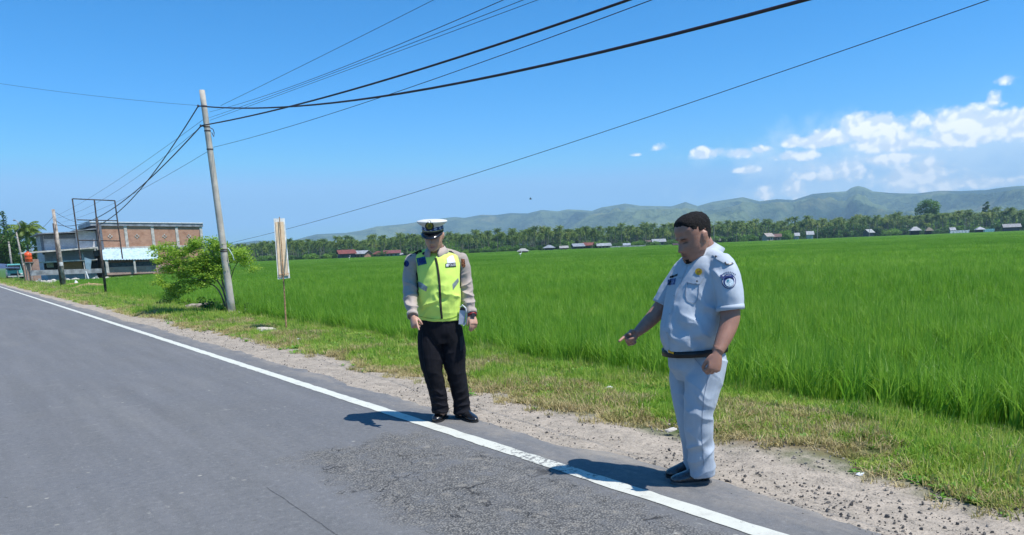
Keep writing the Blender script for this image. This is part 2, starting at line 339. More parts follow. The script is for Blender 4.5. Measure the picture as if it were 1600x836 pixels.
    hgt = t.m('ADD', fine, t.m('MULTIPLY', patch, t.m('SUBTRACT', 1.6, t.m('MULTIPLY', vor.outputs['Distance'], 3.0)))); hgt = t.m('SUBTRACT', hgt, t.m('MULTIPLY', crack, 4))
    t.l.new(hgt, b.inputs['Height']); t.l.new(b.outputs[0], p.inputs['Normal']); t.l.new(p.outputs[0], out.inputs[0]); return m
def road_z(n, s): return .004+.0*n
rs = np.concatenate([-np.geomspace(300, 6, 8), np.arange(-5, 40, .07), np.arange(40, 150, 1.0), np.geomspace(155, 900, 12)])
def road():
    ns = np.concatenate([[-3.6], np.linspace(-3.3, 3.3, 12), np.linspace(3.42, 3.7, 5)]); o = grid('road', ns, rs, road_z, asphalt_mat())
    me = o.data; k = len(ns); b = len(rs); co = np.empty(len(me.vertices)*3); me.vertices.foreach_get('co', co); co = co.reshape(k, b, 3)
    e = .10*vnoise(np.stack([rs*0, rs, rs*0], -1), .9)+.06*vnoise(np.stack([rs*0, rs, rs*0+3], -1), 5)+.03*vnoise(np.stack([rs*0, rs, rs*0+7], -1), 17)
    for i in range(5): co[13+i, :, 0] += e*(i/4)-.08
    co[-1, :, 2] = -.045
    me.vertices.foreach_set('co', co.reshape(-1).astype(np.float32)); me.update()
road()
def line_mat():
    m = bpy.data.materials.new('road paint'); m.use_nodes = True; t = NT(m.node_tree); t.n.clear()
    p = t.new('ShaderNodeBsdfPrincipled'); out = t.new('ShaderNodeOutputMaterial'); oc = t.new('ShaderNodeTexCoord').outputs['Object']; v = t.sep(oc)
    s = v[1]; near = t.m('MULTIPLY', t.ss(s, 4.9, 3.9), t.ss(s, 2.9, 3.6)); n1 = t.noise(oc, 26, 5, .7); n2 = t.noise(oc, 130, 3, .7)
    wear = t.ss(t.m('ADD', n1, t.m('ADD', t.m('ADD', t.m('MULTIPLY', near, .125), t.m('MULTIPLY', t.noise(oc, 1.1, 3), .07)), t.m('MULTIPLY', t.m('SUBTRACT', n2, .5), .3))), .675, .73)
    c = t.mix(t.ss(n2, .3, .8), (.60, .61, .53), (.50, .50, .44)); c = t.mix(t.m('MULTIPLY', t.ss(s, 7, 4), .35), c, (.50, .49, .43))
    c = t.mix(t.m('MULTIPLY', t.ss(t.noise(oc, 6, 6, .75), .46, .68), .38), c, (.33, .32, .28)); c = t.mix(wear, c, (.17, .165, .155)); t.l.new(c, p.inputs['Base Color']); p.inputs['Roughness'].default_value = .7
    b = t.new('ShaderNodeBump'); b.inputs['Strength'].default_value = .4; b.inputs['Distance'].default_value = .003; t.l.new(n2, b.inputs['Height']); t.l.new(b.outputs[0], p.inputs['Normal'])
    t.l.new(p.outputs[0], out.inputs[0]); return m
LM = line_mat()
def edge_line(name, n0, w):
    me = grid(name, [n0-w/2, n0+w/2], rs, lambda n, s: .008+0*n, LM)
    co = np.empty(len(me.data.vertices)*3); me.data.vertices.foreach_get('co', co); co = co.reshape(2, -1, 3); z = np.stack([rs*0, rs, rs*0], -1)
    co[0, :, 0] += .006*vnoise(z, 9)+.004*vnoise(z, 30); co[1, :, 0] += .006*vnoise(z+5, 9)+.004*vnoise(z+9, 30)
    me.data.vertices.foreach_set('co', co.reshape(-1).astype(np.float32)); me.data.update()
edge_line('road_edge_line', 3.12, .125)
edge_line('road_edge_line', -3.25, .125)

# ---------------------------------------------------------------- scatter (stuff only)
def scatter(name, pts, rot, scl, protos, idx, label, cat):
    me = bpy.data.meshes.new(name); n = len(pts); me.vertices.add(n); me.vertices.foreach_set('co', np.asarray(pts, np.float32).reshape(-1))
    for nm, ty, key, d in (('rot', 'FLOAT_VECTOR', 'vector', rot), ('scl', 'FLOAT_VECTOR', 'vector', scl), ('pick', 'INT', 'value', idx)):
        a = me.attributes.new(nm, ty, 'POINT'); a.data.foreach_set(key, np.asarray(d, np.int32 if ty == 'INT' else np.float32).reshape(-1))
    o = link(name, me); tag(o, label, cat, kind='stuff')
    g = bpy.data.node_groups.new(name, 'GeometryNodeTree'); g.interface.new_socket('Geometry', in_out='INPUT', socket_type='NodeSocketGeometry')
    g.interface.new_socket('Geometry', in_out='OUTPUT', socket_type='NodeSocketGeometry')
    gi = g.nodes.new('NodeGroupInput'); go = g.nodes.new('NodeGroupOutput'); ip = g.nodes.new('GeometryNodeInstanceOnPoints'); mp = g.nodes.new('GeometryNodeMeshToPoints')
    j = g.nodes.new('GeometryNodeJoinGeometry')
    for p in protos:
        q = g.nodes.new('GeometryNodeObjectInfo'); q.inputs['Object'].default_value = p; q.inputs['As Instance'].default_value = True; g.links.new(q.outputs['Geometry'], j.inputs[0])
    def attr(nm, ty):
        a = g.nodes.new('GeometryNodeInputNamedAttribute'); a.data_type = ty; a.inputs['Name'].default_value = nm; return next(s for s in a.outputs if s.enabled and s.name == 'Attribute')
    g.links.new(gi.outputs[0], mp.inputs['Mesh']); g.links.new(mp.outputs[0], ip.inputs['Points']); g.links.new(j.outputs[0], ip.inputs['Instance'])
    ip.inputs['Pick Instance'].default_value = True; g.links.new(attr('pick', 'INT'), ip.inputs['Instance Index'])
    g.links.new(attr('rot', 'FLOAT_VECTOR'), ip.inputs['Rotation']); g.links.new(attr('scl', 'FLOAT_VECTOR'), ip.inputs['Scale'])
    g.links.new(ip.outputs[0], go.inputs[0]); md = o.modifiers.new('scatter', 'NODES'); md.node_group = g; return o
def proto(name, me): return bpy.data.objects.new(name, me)
def blades(n, h, w, spread, lean, seg=3, hv=.3, rng=RNG, curl=.5):
    V = []
    for _ in range(n):
        a = rng.random()*6.283; r = spread*math.sqrt(rng.random()); b = np.array([math.cos(a)*r, math.sin(a)*r, -.02]); hh = h*(1-hv*rng.random()); d = rng.random()*6.283
        ln = lean*(rng.random()**1.3); dx, dy = math.cos(d), math.sin(d); sx, sy = -dy, dx; ww = w*(.6+.7*rng.random()); P = []
        tw = rng.normal()*.5; sx, sy = sx*math.cos(tw)-sy*math.sin(tw), sx*math.sin(tw)+sy*math.cos(tw)
        for i in range(seg+1):
            t = i/seg; o = ln*hh*(t**1.9); z = hh*(t-curl*ln*t**3*.6); wd = ww*(1-t**2.2)*.5+.0004
            c = b+np.array([dx*o, dy*o, z]); P.append((c-np.array([sx, sy, 0])*wd, c+np.array([sx, sy, 0])*wd))
        for i in range(seg): V.append([P[i][0], P[i][1], P[i+1][1], P[i+1][0]])
    return np.array(V)
rice_m = leafmat('rice leaves', [(0, (.09, .24, .014)), (.35, (.165, .36, .03)), (.62, (.24, .44, .045)), (1, (.38, .54, .09))], .55, .45, .09)
ricet = [proto('rice_tuft', quads('rice_tuft', blades(32, .66, .0105, .09, .58), 4, rice_m)) for _ in range(4)]
def rice_patch(sz, n, w):
    V = []
    for _ in range(n):
        b = blades(1, .66, w, .01, .6, 2); b[..., 0] += (RNG.random()-.5)*sz; b[..., 1] += (RNG.random()-.5)*sz; V.append(b)
    return np.concatenate(V)
ricep = [proto('rice_patch', quads('rice_patch', rice_patch(2.2, 420, .035), 4, rice_m)) for _ in range(3)]
def polar(r0, r1, dens, nmin, amax=52):
    """random ground points in a wedge ahead of the viewpoint, at least nmin metres into the field"""
    a = math.radians(amax); N = int(dens*a*(r1*r1-r0*r0)); r = np.sqrt(RNG.random(N)*(r1*r1-r0*r0)+r0*r0); t = (RNG.random(N)*2-1)*a
    x, y = np.sin(t)*r, np.cos(t)*r; n = x*NV[0]+y*NV[1]; k = n > nmin+.06*np.sin(3*(x*DV[0]+y*DV[1])); return x[k], y[k], r[k]
def far_edge(x, y):                                   # plan distance of the palm line in the direction of (x, y)
    px = 800+1150*x/np.maximum(y, 1); return np.interp(px, [200, 400, 800, 1000, 1200, 1600, 1900], [335, 330, 325, 360, 440, 470, 480])
X, Y, RR = [], [], []
for r0, r1, dn in ((4.5, 14, 30), (14, 22, 20), (22, 36, 12), (36, 62, 7)):
    x, y, r = polar(r0, r1, dn, 6.42); X.append(x); Y.append(y); RR.append(r)
x, y, r = map(np.concatenate, (X, Y, RR)); 
N = len(x); k = np.clip((r/14)**.45, 1, 2.2); hv = .86+.16*fbm(np.stack([x, y, x*0], -1), .35, 2)+.08*RNG.random(N)
# lower plants on the outermost row and thinner leaves there
P1 = (np.stack([x, y, np.full(N, -.19)], -1), np.stack([RNG.normal(0, .06, N), RNG.normal(0, .06, N), RNG.random(N)*6.28], -1), np.stack([k, k, hv*np.where(r > 30, .95, 1)], -1), RNG.integers(0, 4, N))
X, Y, RR = [], [], []
for r0, r1, dn in ((58, 150, .34), (150, 300, .11), (300, 500, .04)):
    x, y, r = polar(r0, r1, dn, 7.6); X.append(x); Y.append(y); RR.append(r)
x, y, r = map(np.concatenate, (X, Y, RR)); kk = (y < far_edge(x, y)) & ~((x < -40) & (y > 70) & (x*DV[0]+y*DV[1] > 66) & (x*NV[0]+y*NV[1] < 34)); x, y, r = x[kk], y[kk], r[kk]; N2 = len(x); k = np.where(r > 150, np.where(r > 300, 2.6, 1.7), 1.)
P2 = (np.stack([x, y, np.full(N2, -.2)], -1), np.stack([x*0, x*0, RNG.random(N2)*6.28], -1), np.stack([k, k, .84+.1*fbm(np.stack([x, y, x*0], -1), .08, 3)], -1), 4+RNG.integers(0, 3, N2))
A = [np.concatenate([a, b]) for a, b in zip(P1, P2)]
A[3] = 6-A[3]                                        # Join Geometry lists its inputs last first
scatter('rice_field', A[0], A[1], A[2], ricet+ricep, A[3], 'dense bright green rice plants filling the whole field behind the grass verge', 'rice')

verge_m = leafmat('verge grass', [(0, (.13, .28, .022)), (.34, (.23, .42, .04)), (.58, (.38, .50, .08)), (.78, (.54, .52, .17)), (1, (.58, .45, .21))], .45, .6, 1.1)
dry_m = leafmat('dry grass', [(0, (.16, .24, .04)), (.4, (.36, .30, .12)), (.75, (.56, .46, .25)), (1, (.36, .25, .12))], .2, .8, 1.7)
weed_m = leafmat('weed leaves', [(0, (.08, .22, .02)), (.5, (.13, .31, .03)), (1, (.26, .42, .06))], .3, .5, 1.5)
def weed(n, r, L):
    V = []
    for _ in range(n):
        a = RNG.random()*6.283; el = .2+RNG.random()*.9; d = np.array([math.cos(a)*math.cos(el), math.sin(a)*math.cos(el), math.sin(el)]); b = d*r*RNG.random(); b[2] = abs(b[2])
        sd = unit(np.cross(d, (0, 0, 1)))*L*.28; V.append([b, b+d*L*.5-sd, b+d*L+[0, 0, -L*.15], b+d*L*.5+sd])
    return np.array(V)
gp = [proto('grass_tuft', quads('grass_tuft', blades(22, .105, .007, .07, 1.1, 3, .6), 4, verge_m)) for _ in range(3)]+\
     [proto('grass_tuft', quads('grass_tuft', blades(16, .19, .007, .05, .8, 3, .5), 4, verge_m))]+\
     [proto('dry_tuft', quads('dry_tuft', blades(24, .12, .006, .055, 1.3, 3, .6), 4, dry_m)) for _ in range(2)]+\
     [proto('weed', quads('weed', weed(16, .04, .042), 4, weed_m)) for _ in range(2)]
def vg(s0, s1, dens, sc0):
    N = int((s1-s0)*2.6*dens); n = 4.05+RNG.random(N)*2.6; s = s0+RNG.random(N)*(s1-s0); p = np.stack([n, s, n*0], -1)
    ed = 4.62-.012*np.clip(s, 0, 40)+.20*vnoise(p*[0, 1, 0], .8)+.14*vnoise(p*[0, 1, 0]+9, 3.1); keep = (n > ed) | ((n > ed-.22) & (RNG.random(N) < .10))
    keep &= ~((fbm(p+31, .9, 2) > .6) & (n < 5.6) & (RNG.random(N) < .6))
    n, s = n[keep], s[keep]; N = len(n); ed = ed[keep]; p = np.stack([n, s, n*0], -1); b = fbm(p, 1.0, 2); u = RNG.random(N)
    pick = RNG.integers(0, 3, N); pick = np.where((u < .12) & (b < .3), 3, pick)
    dryp = np.clip(.52-(n-ed)*1.9, 0, 1)+np.where((b > .30) & (n < 5.9), .5, 0)+.06; pick = np.where(RNG.random(N) < dryp, 4+RNG.integers(0, 2, N), pick)
    pick = np.where(RNG.random(N) < np.where(b < -.15, .35, .06), 6+RNG.integers(0, 2, N), pick)
    k = sc0*(.65+.6*RNG.random(N)); hz = k*np.where(n > 6.15, 1.45, np.where(n-ed < .25, .8, 1.0))*(.85+.35*fbm(p+77, 1.7, 2))
    P = NV[None]*n[:, None]+DV[None]*s[:, None]; P[:, 2] = gz(n, s)
    return P, np.stack([RNG.normal(0, .12, N), RNG.normal(0, .12, N), RNG.random(N)*6.28], -1), np.stack([k, k, hz], -1), 7-pick
B = [np.concatenate(q) for q in zip(vg(-4, 9, 800, 1), vg(9, 20, 420, 1.15), vg(20, 45, 150, 1.7), vg(45, 130, 40, 2.6))]
scatter('roadside_grass', *B[:3], gp, B[3], 'short green and dry yellow grass on the verge between gravel and rice', 'grass')

# loose stones on the shoulder
def stone_mesh(seed, m):
    r = np.random.default_rng(seed); import bmesh
    bm = bmesh.new(); bmesh.ops.create_icosphere(bm, subdivisions=1, radius=1)
    for v in bm.verts: v.co *= .7+.5*r.random(); v.co.z *= .6
    me = bpy.data.meshes.new('stone'); bm.to_mesh(me); bm.free(); me.materials.append(m); return me
dark_st = mat('dark stone', (.12, .11, .10), .85, .3, 40); pale_st = mat('pale stone', (.33, .29, .24), .9, .2, 40)
st = [proto('stone', stone_mesh(i, dark_st if i < 3 else pale_st)) for i in range(6)]
def stones():
    s = 0.2+RNG.random(11000)**1.6*22; n = 3.5+RNG.random(11000)*1.35; c = fbm(np.stack([n*1.5, s*.6, s*0], -1), 1, 2); near = (s < 3.6) & (n < 4.15); k = (c > .05) | near | (RNG.random(11000) < .2)
    n, s = n[k], s[k]; N = len(n); r = .0035+.0085*RNG.random(N)**3; near = (s < 3.6) & (n < 4.1) & (n > 3.62); r = np.where(near & (RNG.random(N) < .25), r*1.35, r)
    big = RNG.random(N) < .012; r = np.where(big, .010+.009*RNG.random(N), r); P = NV[None]*n[:, None]+DV[None]*s[:, None]; P[:, 2] = np.maximum(gz(n, s), -.045)+r*.25
    pick = np.where(near | (RNG.random(N) < .35), RNG.integers(0, 3, N), 3+RNG.integers(0, 3, N))
    scatter('gravel', P, RNG.random((N, 3))*6.28, np.stack([r*1.2, r, r], -1), st, 5-pick, 'loose dark and pale pebbles strewn over the sandy road shoulder', 'gravel')
stones()

# ---------------------------------------------------------------- hills
def hills():
    sk = [(-400, 405), (-100, 403), (150, 399), (300, 390), (400, 376), (456, 376), (494, 366), (539, 364), (565, 360), (588, 354), (632, 350), (692, 341), (711, 339), (726, 340.5), (752, 335.6), (775, 336), (797, 333), (824, 333.5), (846, 328), (872, 330),
          (887, 327), (906, 328), (925, 329.5), (940, 324), (962, 320.6), (977, 318), (1000, 321.5), (1030, 322), (1049, 322.5), (1071, 315.6), (1090, 322), (1112, 315.6), (1161, 308), (1187, 314.5), (1214, 311), (1240, 312.5), (1270, 303), (1296, 300.6), (1322, 299), (1330, 293.5),
          (1341, 290.5), (1352, 293), (1364, 299), (1394, 301.7), (1431, 302.5), (1469, 298), (1502, 298.5), (1540, 297), (1559, 294), (1585, 291), (1620, 289), (1750, 296), (1900, 284), (2200, 300)]
    ta = [];
    for x, y in sk:
        d = ray(x, y); ta.append((math.atan2(d[0], d[1]), d[2]/math.hypot(d[0], d[1])))
    A_ = np.linspace(-.70, .92, 900); RD = np.concatenate([np.linspace(2300, 5000, 110), np.linspace(5060, 6200, 12)]); T = np.interp(A_, [a for a, _ in ta], [b for _, b in ta])
    a, r = np.meshgrid(A_, RD, indexing='ij'); tt = np.clip((r-2300)/2700, 0, 1); prof = tt**1.55*(1-.0*tt); top = H+T[:, None]*5000
    x, y = np.sin(a)*r, np.cos(a)*r; p = np.stack([x, y, x*0+5], -1)
    rid = 1-np.abs(fbm(p, 1/620, 5)); rid2 = 1-np.abs(fbm(p+500, 1/1500, 3)); env = np.sin(np.pi*np.clip(tt, 0, 1))**.8
    z = top*prof*np.where(tt < 1, .55+.45*tt**2, 1)+top*env*(.85*(rid-.62)+.5*(rid2-.6))
    z = np.minimum(z, (H+T[:, None]*r)*(.97-.10*(1-tt)))         # the measured crest stays the skyline
    z = np.where(tt >= 1, top*np.clip(1-(r-5000)/1400, .1, 1), z); z = np.where(r < 2330, -2, z)
    v = np.stack([x, y, z], -1).reshape(-1, 3); na, nr = len(A_), len(RD); i, j = np.meshgrid(np.arange(na-1), np.arange(nr-1), indexing='ij'); q = (i*nr+j).ravel()
    o = mesh('hills', v, np.stack([q, q+1, q+nr+1, q+nr], -1), None, None, True); tag(o, None, None, kind='structure')
    m = bpy.data.materials.new('hill slopes'); m.use_nodes = True; t = NT(m.node_tree); t.n.clear(); pb = t.new('ShaderNodeBsdfPrincipled'); out = t.new('ShaderNodeOutputMaterial')
    geo = t.new('ShaderNodeNewGeometry').outputs['Position']; n1 = t.noise(geo, 1/420, 6, .6); n2 = t.noise(geo, 1/90, 5, .65)
    c = t.mix(t.ss(n1, .42, .6), (.12, .16, .075), (.025, .05, .03)); c = t.mix(t.ss(n2, .5, .7), c, (.02, .045, .02)); c = t.mix(t.m('MULTIPLY', t.ss(t.noise(geo, 1/260, 4), .56, .7), .6), c, (.20, .20, .09))  # grass and forest tones, contrast widened to paint lit and shaded spurs
    t.l.new(c, pb.inputs['Base Color']); pb.inputs['Roughness'].default_value = 1; pb.inputs['Specular IOR Level'].default_value = 0
    b = t.new('ShaderNodeBump'); b.inputs['Strength'].default_value = .9; b.inputs['Distance'].default_value = 45; t.l.new(n2, b.inputs['Height']); t.l.new(b.outputs[0], pb.inputs['Normal']); t.l.new(pb.outputs[0], out.inputs[0]); o.data.materials.append(m)
hills()
def haze():
    m = bpy.data.materials.new('air'); m.use_nodes = True; t = NT(m.node_tree); t.n.clear(); out = t.new('ShaderNodeOutputMaterial'); v = t.new('ShaderNodeVolumePrincipled')
    v.inputs['Color'].default_value = (.52, .80, 1.0, 1); v.inputs['Density'].default_value = 1.7e-4; t.l.new(v.outputs[0], out.inputs['Volume'])
    b = MB(); b.box(-9000, 9000, -900, 6600, -3.5, 480); o = b.build('haze', m); tag(o, None, None, kind='stuff'); 
haze()
#__PART2__
# ================================================================ things
def cards(ell, n, size, asp=.6, flat=.5, surf=.75):
    """leaf faces spread through ellipsoids (centre, radii), more of them near the outside"""
    w = np.array([e[1][0]*e[1][1]+e[1][2]*e[1][0] for e in ell], float); w /= w.sum(); pick = RNG.choice(len(ell), n, p=w)
    C = np.array([e[0] for e in ell], float)[pick]; Rr = np.array([e[1] for e in ell], float)[pick]
    d = RNG.normal(size=(n, 3)); d /= np.linalg.norm(d, axis=1)[:, None]; q = surf+(1-surf)*RNG.random(n); q = np.where(RNG.random(n) < .3, RNG.random(n), q)+RNG.normal(0, .05, n)
    c = C+d*Rr*q[:, None]; u = RNG.normal(size=(n, 3))*[1, 1, flat]; u /= np.linalg.norm(u, axis=1)[:, None]
    v = np.cross(u, RNG.normal(size=(n, 3))*[flat, flat, 1]+d*.4); v /= np.linalg.norm(v, axis=1)[:, None]; s = size*(.6+.8*RNG.random(n))[:, None]
    return np.stack([c-u*s, c+v*s*asp, c+u*s, c-v*s*asp], 1)
def clumps(c, r, n, cr, flat=.8):
    out = []
    for _ in range(n):
        d = RNG.normal(size=3); d /= np.linalg.norm(d); k = .45+.55*RNG.random()
        out.append((np.array(c)+d*np.array(r)*k, np.array([1, 1, flat])*cr*(.6+.7*RNG.random())))
    return out
bark = mat('bark', (.22, .18, .14), .9, .3, 6, .6, 40); palm_bark = mat('palm bark', (.22, .20, .16), .9, .3, 3, .5, 20)
palm_m = leafmat('palm leaves', [(0, (.04, .085, .014)), (.35, (.085, .15, .022)), (.65, (.16, .23, .035)), (1, (.32, .33, .07))], .35, .5, .02)
broad_m = leafmat('broad leaves', [(0, (.028, .075, .012)), (.45, (.055, .125, .02)), (.75, (.09, .18, .025)), (1, (.15, .24, .04))], .3, .5, .25)
pale_m = leafmat('pale leaves', [(0, (.06, .14, .015)), (.45, (.12, .24, .025)), (.75, (.20, .34, .04)), (1, (.30, .40, .07))], .38, .5, .9)
def palm_meshes(hh, L, nf, nl, lean, tw=.14):
    p = [(0, 0, -.2), (lean*.2, 0, hh*.35), (lean*.55, 0, hh*.7), (lean, 0, hh)]; pp, rr = resample(p, [tw*1.3, tw, tw*.85, tw*.7], 4); v, f = tube(pp, rr, 6)
    tm = bpy.data.meshes.new('trunk'); tm.from_pydata([tuple(q) for q in v], [], f); tm.materials.append(palm_bark); tm.shade_smooth()
    V = []; top = np.array([lean, 0, hh])
    for i in range(nf):
        a = i*2.4+RNG.random()*.5; e0 = 1.35-1.75*(i/nf)+RNG.normal()*.08; ln = L*(.75+.3*RNG.random()); dr = 1.15+.5*RNG.random(); P = [top.copy()]; st = 7
        for k in range(st): e = e0-dr*(k/st)**1.2*1.3; P.append(P[-1]+np.array([math.cos(a)*math.cos(e), math.sin(a)*math.cos(e), math.sin(e)])*ln/st)
        P = np.array(P); sd = np.array([-math.sin(a), math.cos(a), 0])
        for k in range(st): w = .05*L/3; V.append([P[k]-sd*w*.4, P[k]+sd*w*.4, P[k+1]+sd*w*.3, P[k+1]-sd*w*.3])
        for j in range(nl):
            t = .12+.88*j/nl; x = t*st; k = min(int(x), st-1); b = P[k]+(P[k+1]-P[k])*(x-k); fw = unit(P[k+1]-P[k]); l = L*.27*math.sin(math.pi*min(1, t*.8+.18))**.7
            for sg in (-1, 1):
                d = unit(sd*sg*.8+fw*.55+np.array([0, 0, -.45-.4*RNG.random()])); w = fw*L*.055*(8/nl)**.5*1.5; V.append([b-w*.5, b+w*.5, b+d*l+w*.15, b+d*l-w*.1])
    cm = quads('crown', np.array(V), 4, palm_m); return tm, cm
PM = [palm_meshes(*a) for a in ((9.6, 3.7, 24, 8, .5), (10.6, 3.6, 22, 8, -.7), (8.2, 3.9, 24, 8, .9), (11.2, 3.5, 22, 8, .2))]
def palm(loc, k, s, rz, label, group):
    t = empty('coconut_palm', loc, label, 'palm tree', group); t.scale = (s, s, s); t.rotation_euler.z = rz
    for nm, me in zip(('trunk', 'crown'), PM[k]): o = bpy.data.objects.new(nm, me); COL.objects.link(o); o.parent = t
    return t
def tree_line():
    N = 285; xs = 372+(1640-372)*((np.arange(N)+RNG.random(N))/N); RNG.shuffle(xs)
    for i, x in enumerate(xs):
        d = ray(x, 390); e = float(far_edge(np.array(d[0]*1000), np.array(d[1]*1000))); Y = e+22+RNG.random()**1.3*75; p = px_at(x, -.2, Y)
        h = np.interp(x, [400, 700, 1000, 1300, 1600], [.76, .84, .93, 1.15, 1.22]); s = h*(.70+.42*RNG.random()**.7)
        palm(p, i % 4, s, RNG.random()*6.28, 'coconut palm in the long grove beyond the rice field', 'coconut palms in the grove beyond the rice field')
    # deeper rows that read as one mass
    N = 2100; xs = 330+(1720-330)*RNG.random(N); Y = np.interp(xs, [200, 400, 800, 1000, 1200, 1600, 1900], [335, 330, 325, 360, 440, 470, 480])+60+RNG.random(N)*190
    P = np.array([px_at(x, -.3, y) for x, y in zip(xs, Y)]); pr = []
    for tm, cm in PM:
        me = bpy.data.meshes.new('deep_palm'); import bmesh
        bm = bmesh.new(); bm.from_mesh(tm); nf = len(bm.faces); bm.from_mesh(cm); bm.to_mesh(me); bm.free(); me.materials.append(palm_bark); me.materials.append(palm_m)
        mi = np.ones(len(me.polygons), np.int32); mi[:nf] = 0; me.polygons.foreach_set('material_index', mi); pr.append(proto('deep_palm', me))
    sc_ = np.interp(xs, [400, 1000, 1600], [.84, 1.0, 1.28])*(.55+.52*RNG.random(N)); scatter('palm_grove', P, np.stack([xs*0, xs*0, RNG.random(N)*6.28], -1), np.stack([sc_]*3, -1), pr, RNG.integers(0, 4, N), 'deep rows of coconut palms merging into one dark green mass', 'palm grove')
    # low scrub along the foot of the grove
    sh = [proto('scrub', quads('scrub', cards(clumps((0, 0, 1.0), (1.6, 1.3, .9), 9, .8), 700, .17), 4, m)) for m in (broad_m, broad_m, pale_m)]
    N = 1150; xs = 340+(1660-340)*RNG.random(N); e = np.interp(xs, [200, 400, 800, 1000, 1200, 1600, 1900], [335, 330, 325, 360, 440, 470, 480]); Y = e+12+RNG.random(N)**1.4*80; P = np.array([px_at(x, -.3, y) for x, y in zip(xs, Y)])
    tall = RNG.random(N) < .35; Y = np.where(tall, Y+55+70*RNG.random(N), Y); P = np.array([px_at(x, -.3, y) for x, y in zip(xs, Y)]); k = (.7+.95*RNG.random(N))*np.where(tall, 2.6, 1)*np.interp(xs, [400, 1050, 1150, 1600], [.8, .9, 1.35, 1.25]); scatter('undergrowth', P, np.stack([xs*0, xs*0, RNG.random(N)*6.28], -1), np.stack([k*1.3, k*1.3, k], -1), sh, RNG.integers(0, 3, N), 'low green scrub along the foot of the palm grove', 'undergrowth')
tree_line()
def broad_tree(loc, h, r, label, name='broadleaf_tree', m=None, n=2600, leaf=.3, low=.28, group=None, cl=26, cr=.33, clear=.2):
    t = empty(name, loc, label, 'tree', group); c = np.array([0, 0, h*(1+clear)/2]); rr = np.array([r, r, h*(1-clear)/2])
    mb = MB(); mb.tube([(0, 0, -.2), (.05*r, 0, h*clear), (.1*r, .05*r, h*.6)], [.05*r+.05, .04*r+.03, .02*r], 7)
    for _ in range(5): a = RNG.random()*6.28; mb.tube([(0.04*r, 0, h*clear*.9), (math.cos(a)*r*.3, math.sin(a)*r*.3, h*.45), (math.cos(a)*r*.7, math.sin(a)*r*.7, h*.7)], [.03*r, .02*r, .006*r], 5)
    o = mb.build('trunk', bark, None, True); o.parent = t
    me = quads('crown', cards(clumps(c, rr*.78, cl, r*cr), n, leaf), 4, m or broad_m); o = link('crown', me); o.parent = t; return t
# trees that stand out of the grove
broad_tree(px_at(1447, -.2, 540), 27, 9.5, 'big pale green round-topped tree rising high above the palms', m=pale_m, leaf=.55, n=3600, clear=.25)
broad_tree(px_at(1538, -.2, 560), 25, 3.2, 'narrow dark tree poking above the palms at right', leaf=.45, n=1400, clear=.3)
broad_tree(px_at(1101, -.2, 470), 17.5, 3.4, 'flat dark tree crown above the palm tops, right of the man in pale blue', leaf=.4, n=1500, clear=.5)
for x, Y, h, r, lb in ((1228, 446, 6.0, 4.5, 'low pale green bush right of the brown roofed house at the palm grove'), (1288, 452, 7.2, 5.5, 'wide green bush tree in front of the palms, right of the white sheds'), (1302, 455, 9.5, 3.6, 'tall dark bush tree in front of the palms, between two wide bushes'),
                       (1322, 458, 5.5, 4.0, 'rounded green bush just left of the white-roofed hut among bushes'), (1345, 462, 8.5, 5.5, 'dense dark green bush tree behind the white-roofed hut'), (1372, 462, 6.5, 4.0, 'green bush directly right of the white-roofed hut'),
                       (1395, 470, 4.5, 5.0, 'low yellow-green bush between the white-roofed hut and the field huts'), (1411, 474, 4.6, 4.5, 'low green bush left of the white-topped field hut'), (1052, 300, 0, 0, ''), (1500, 480, 5.5, 3.2, 'light green bush beside the small white building under the palms'), (1555, 486, 5.5, 4.5, 'green bush between the white-topped field hut and the long grey shed'), (1597, 470, 6.5, 4.0, 'green bush right of the long grey shed')):
    if h: broad_tree(px_at(x, -.2, Y-12), h, r, lb, 'bush', pale_m if 'pale' in lb or 'yellow' in lb or 'light' in lb else broad_m, 1500, .32, clear=.05, cl=16)
broad_tree(px_at(1060.5, -.2, 395), 5.6, 1.9, 'slim bright green tree alone, left of the head of the man in pale blue', m=pale_m, n=900, leaf=.26, clear=.35)
for x, Y, h, r, lb in ((600, 318, 3.0, 2.4, 'dark bush between the red roofed cottages on the left'), (592, 316, 2.0, 3.2, 'low bush in front of the small rust roof'), (575, 328, 4.2, 2.6, 'bush behind the white roofed cottage'), (634, 322, 3.2, 1.8, 'bright bush right of the green cottage'), (930, 300, 2.6, 2.4, 'green bush before the brick cottage'), (845, 305, 2.4, 2.0, 'low dark bush left of the grey roofed cottages')):
    broad_tree(px_at(x, -.2, Y), h, r, lb, 'bush', broad_m, 700, .2, clear=.05, cl=10)
t = palm(px_at(1447, -.2, 440), 0, .95, .4, 'small lighter palm standing before the grove, beside two thatched field huts', None)
t.scale = (.85, .85, .62)

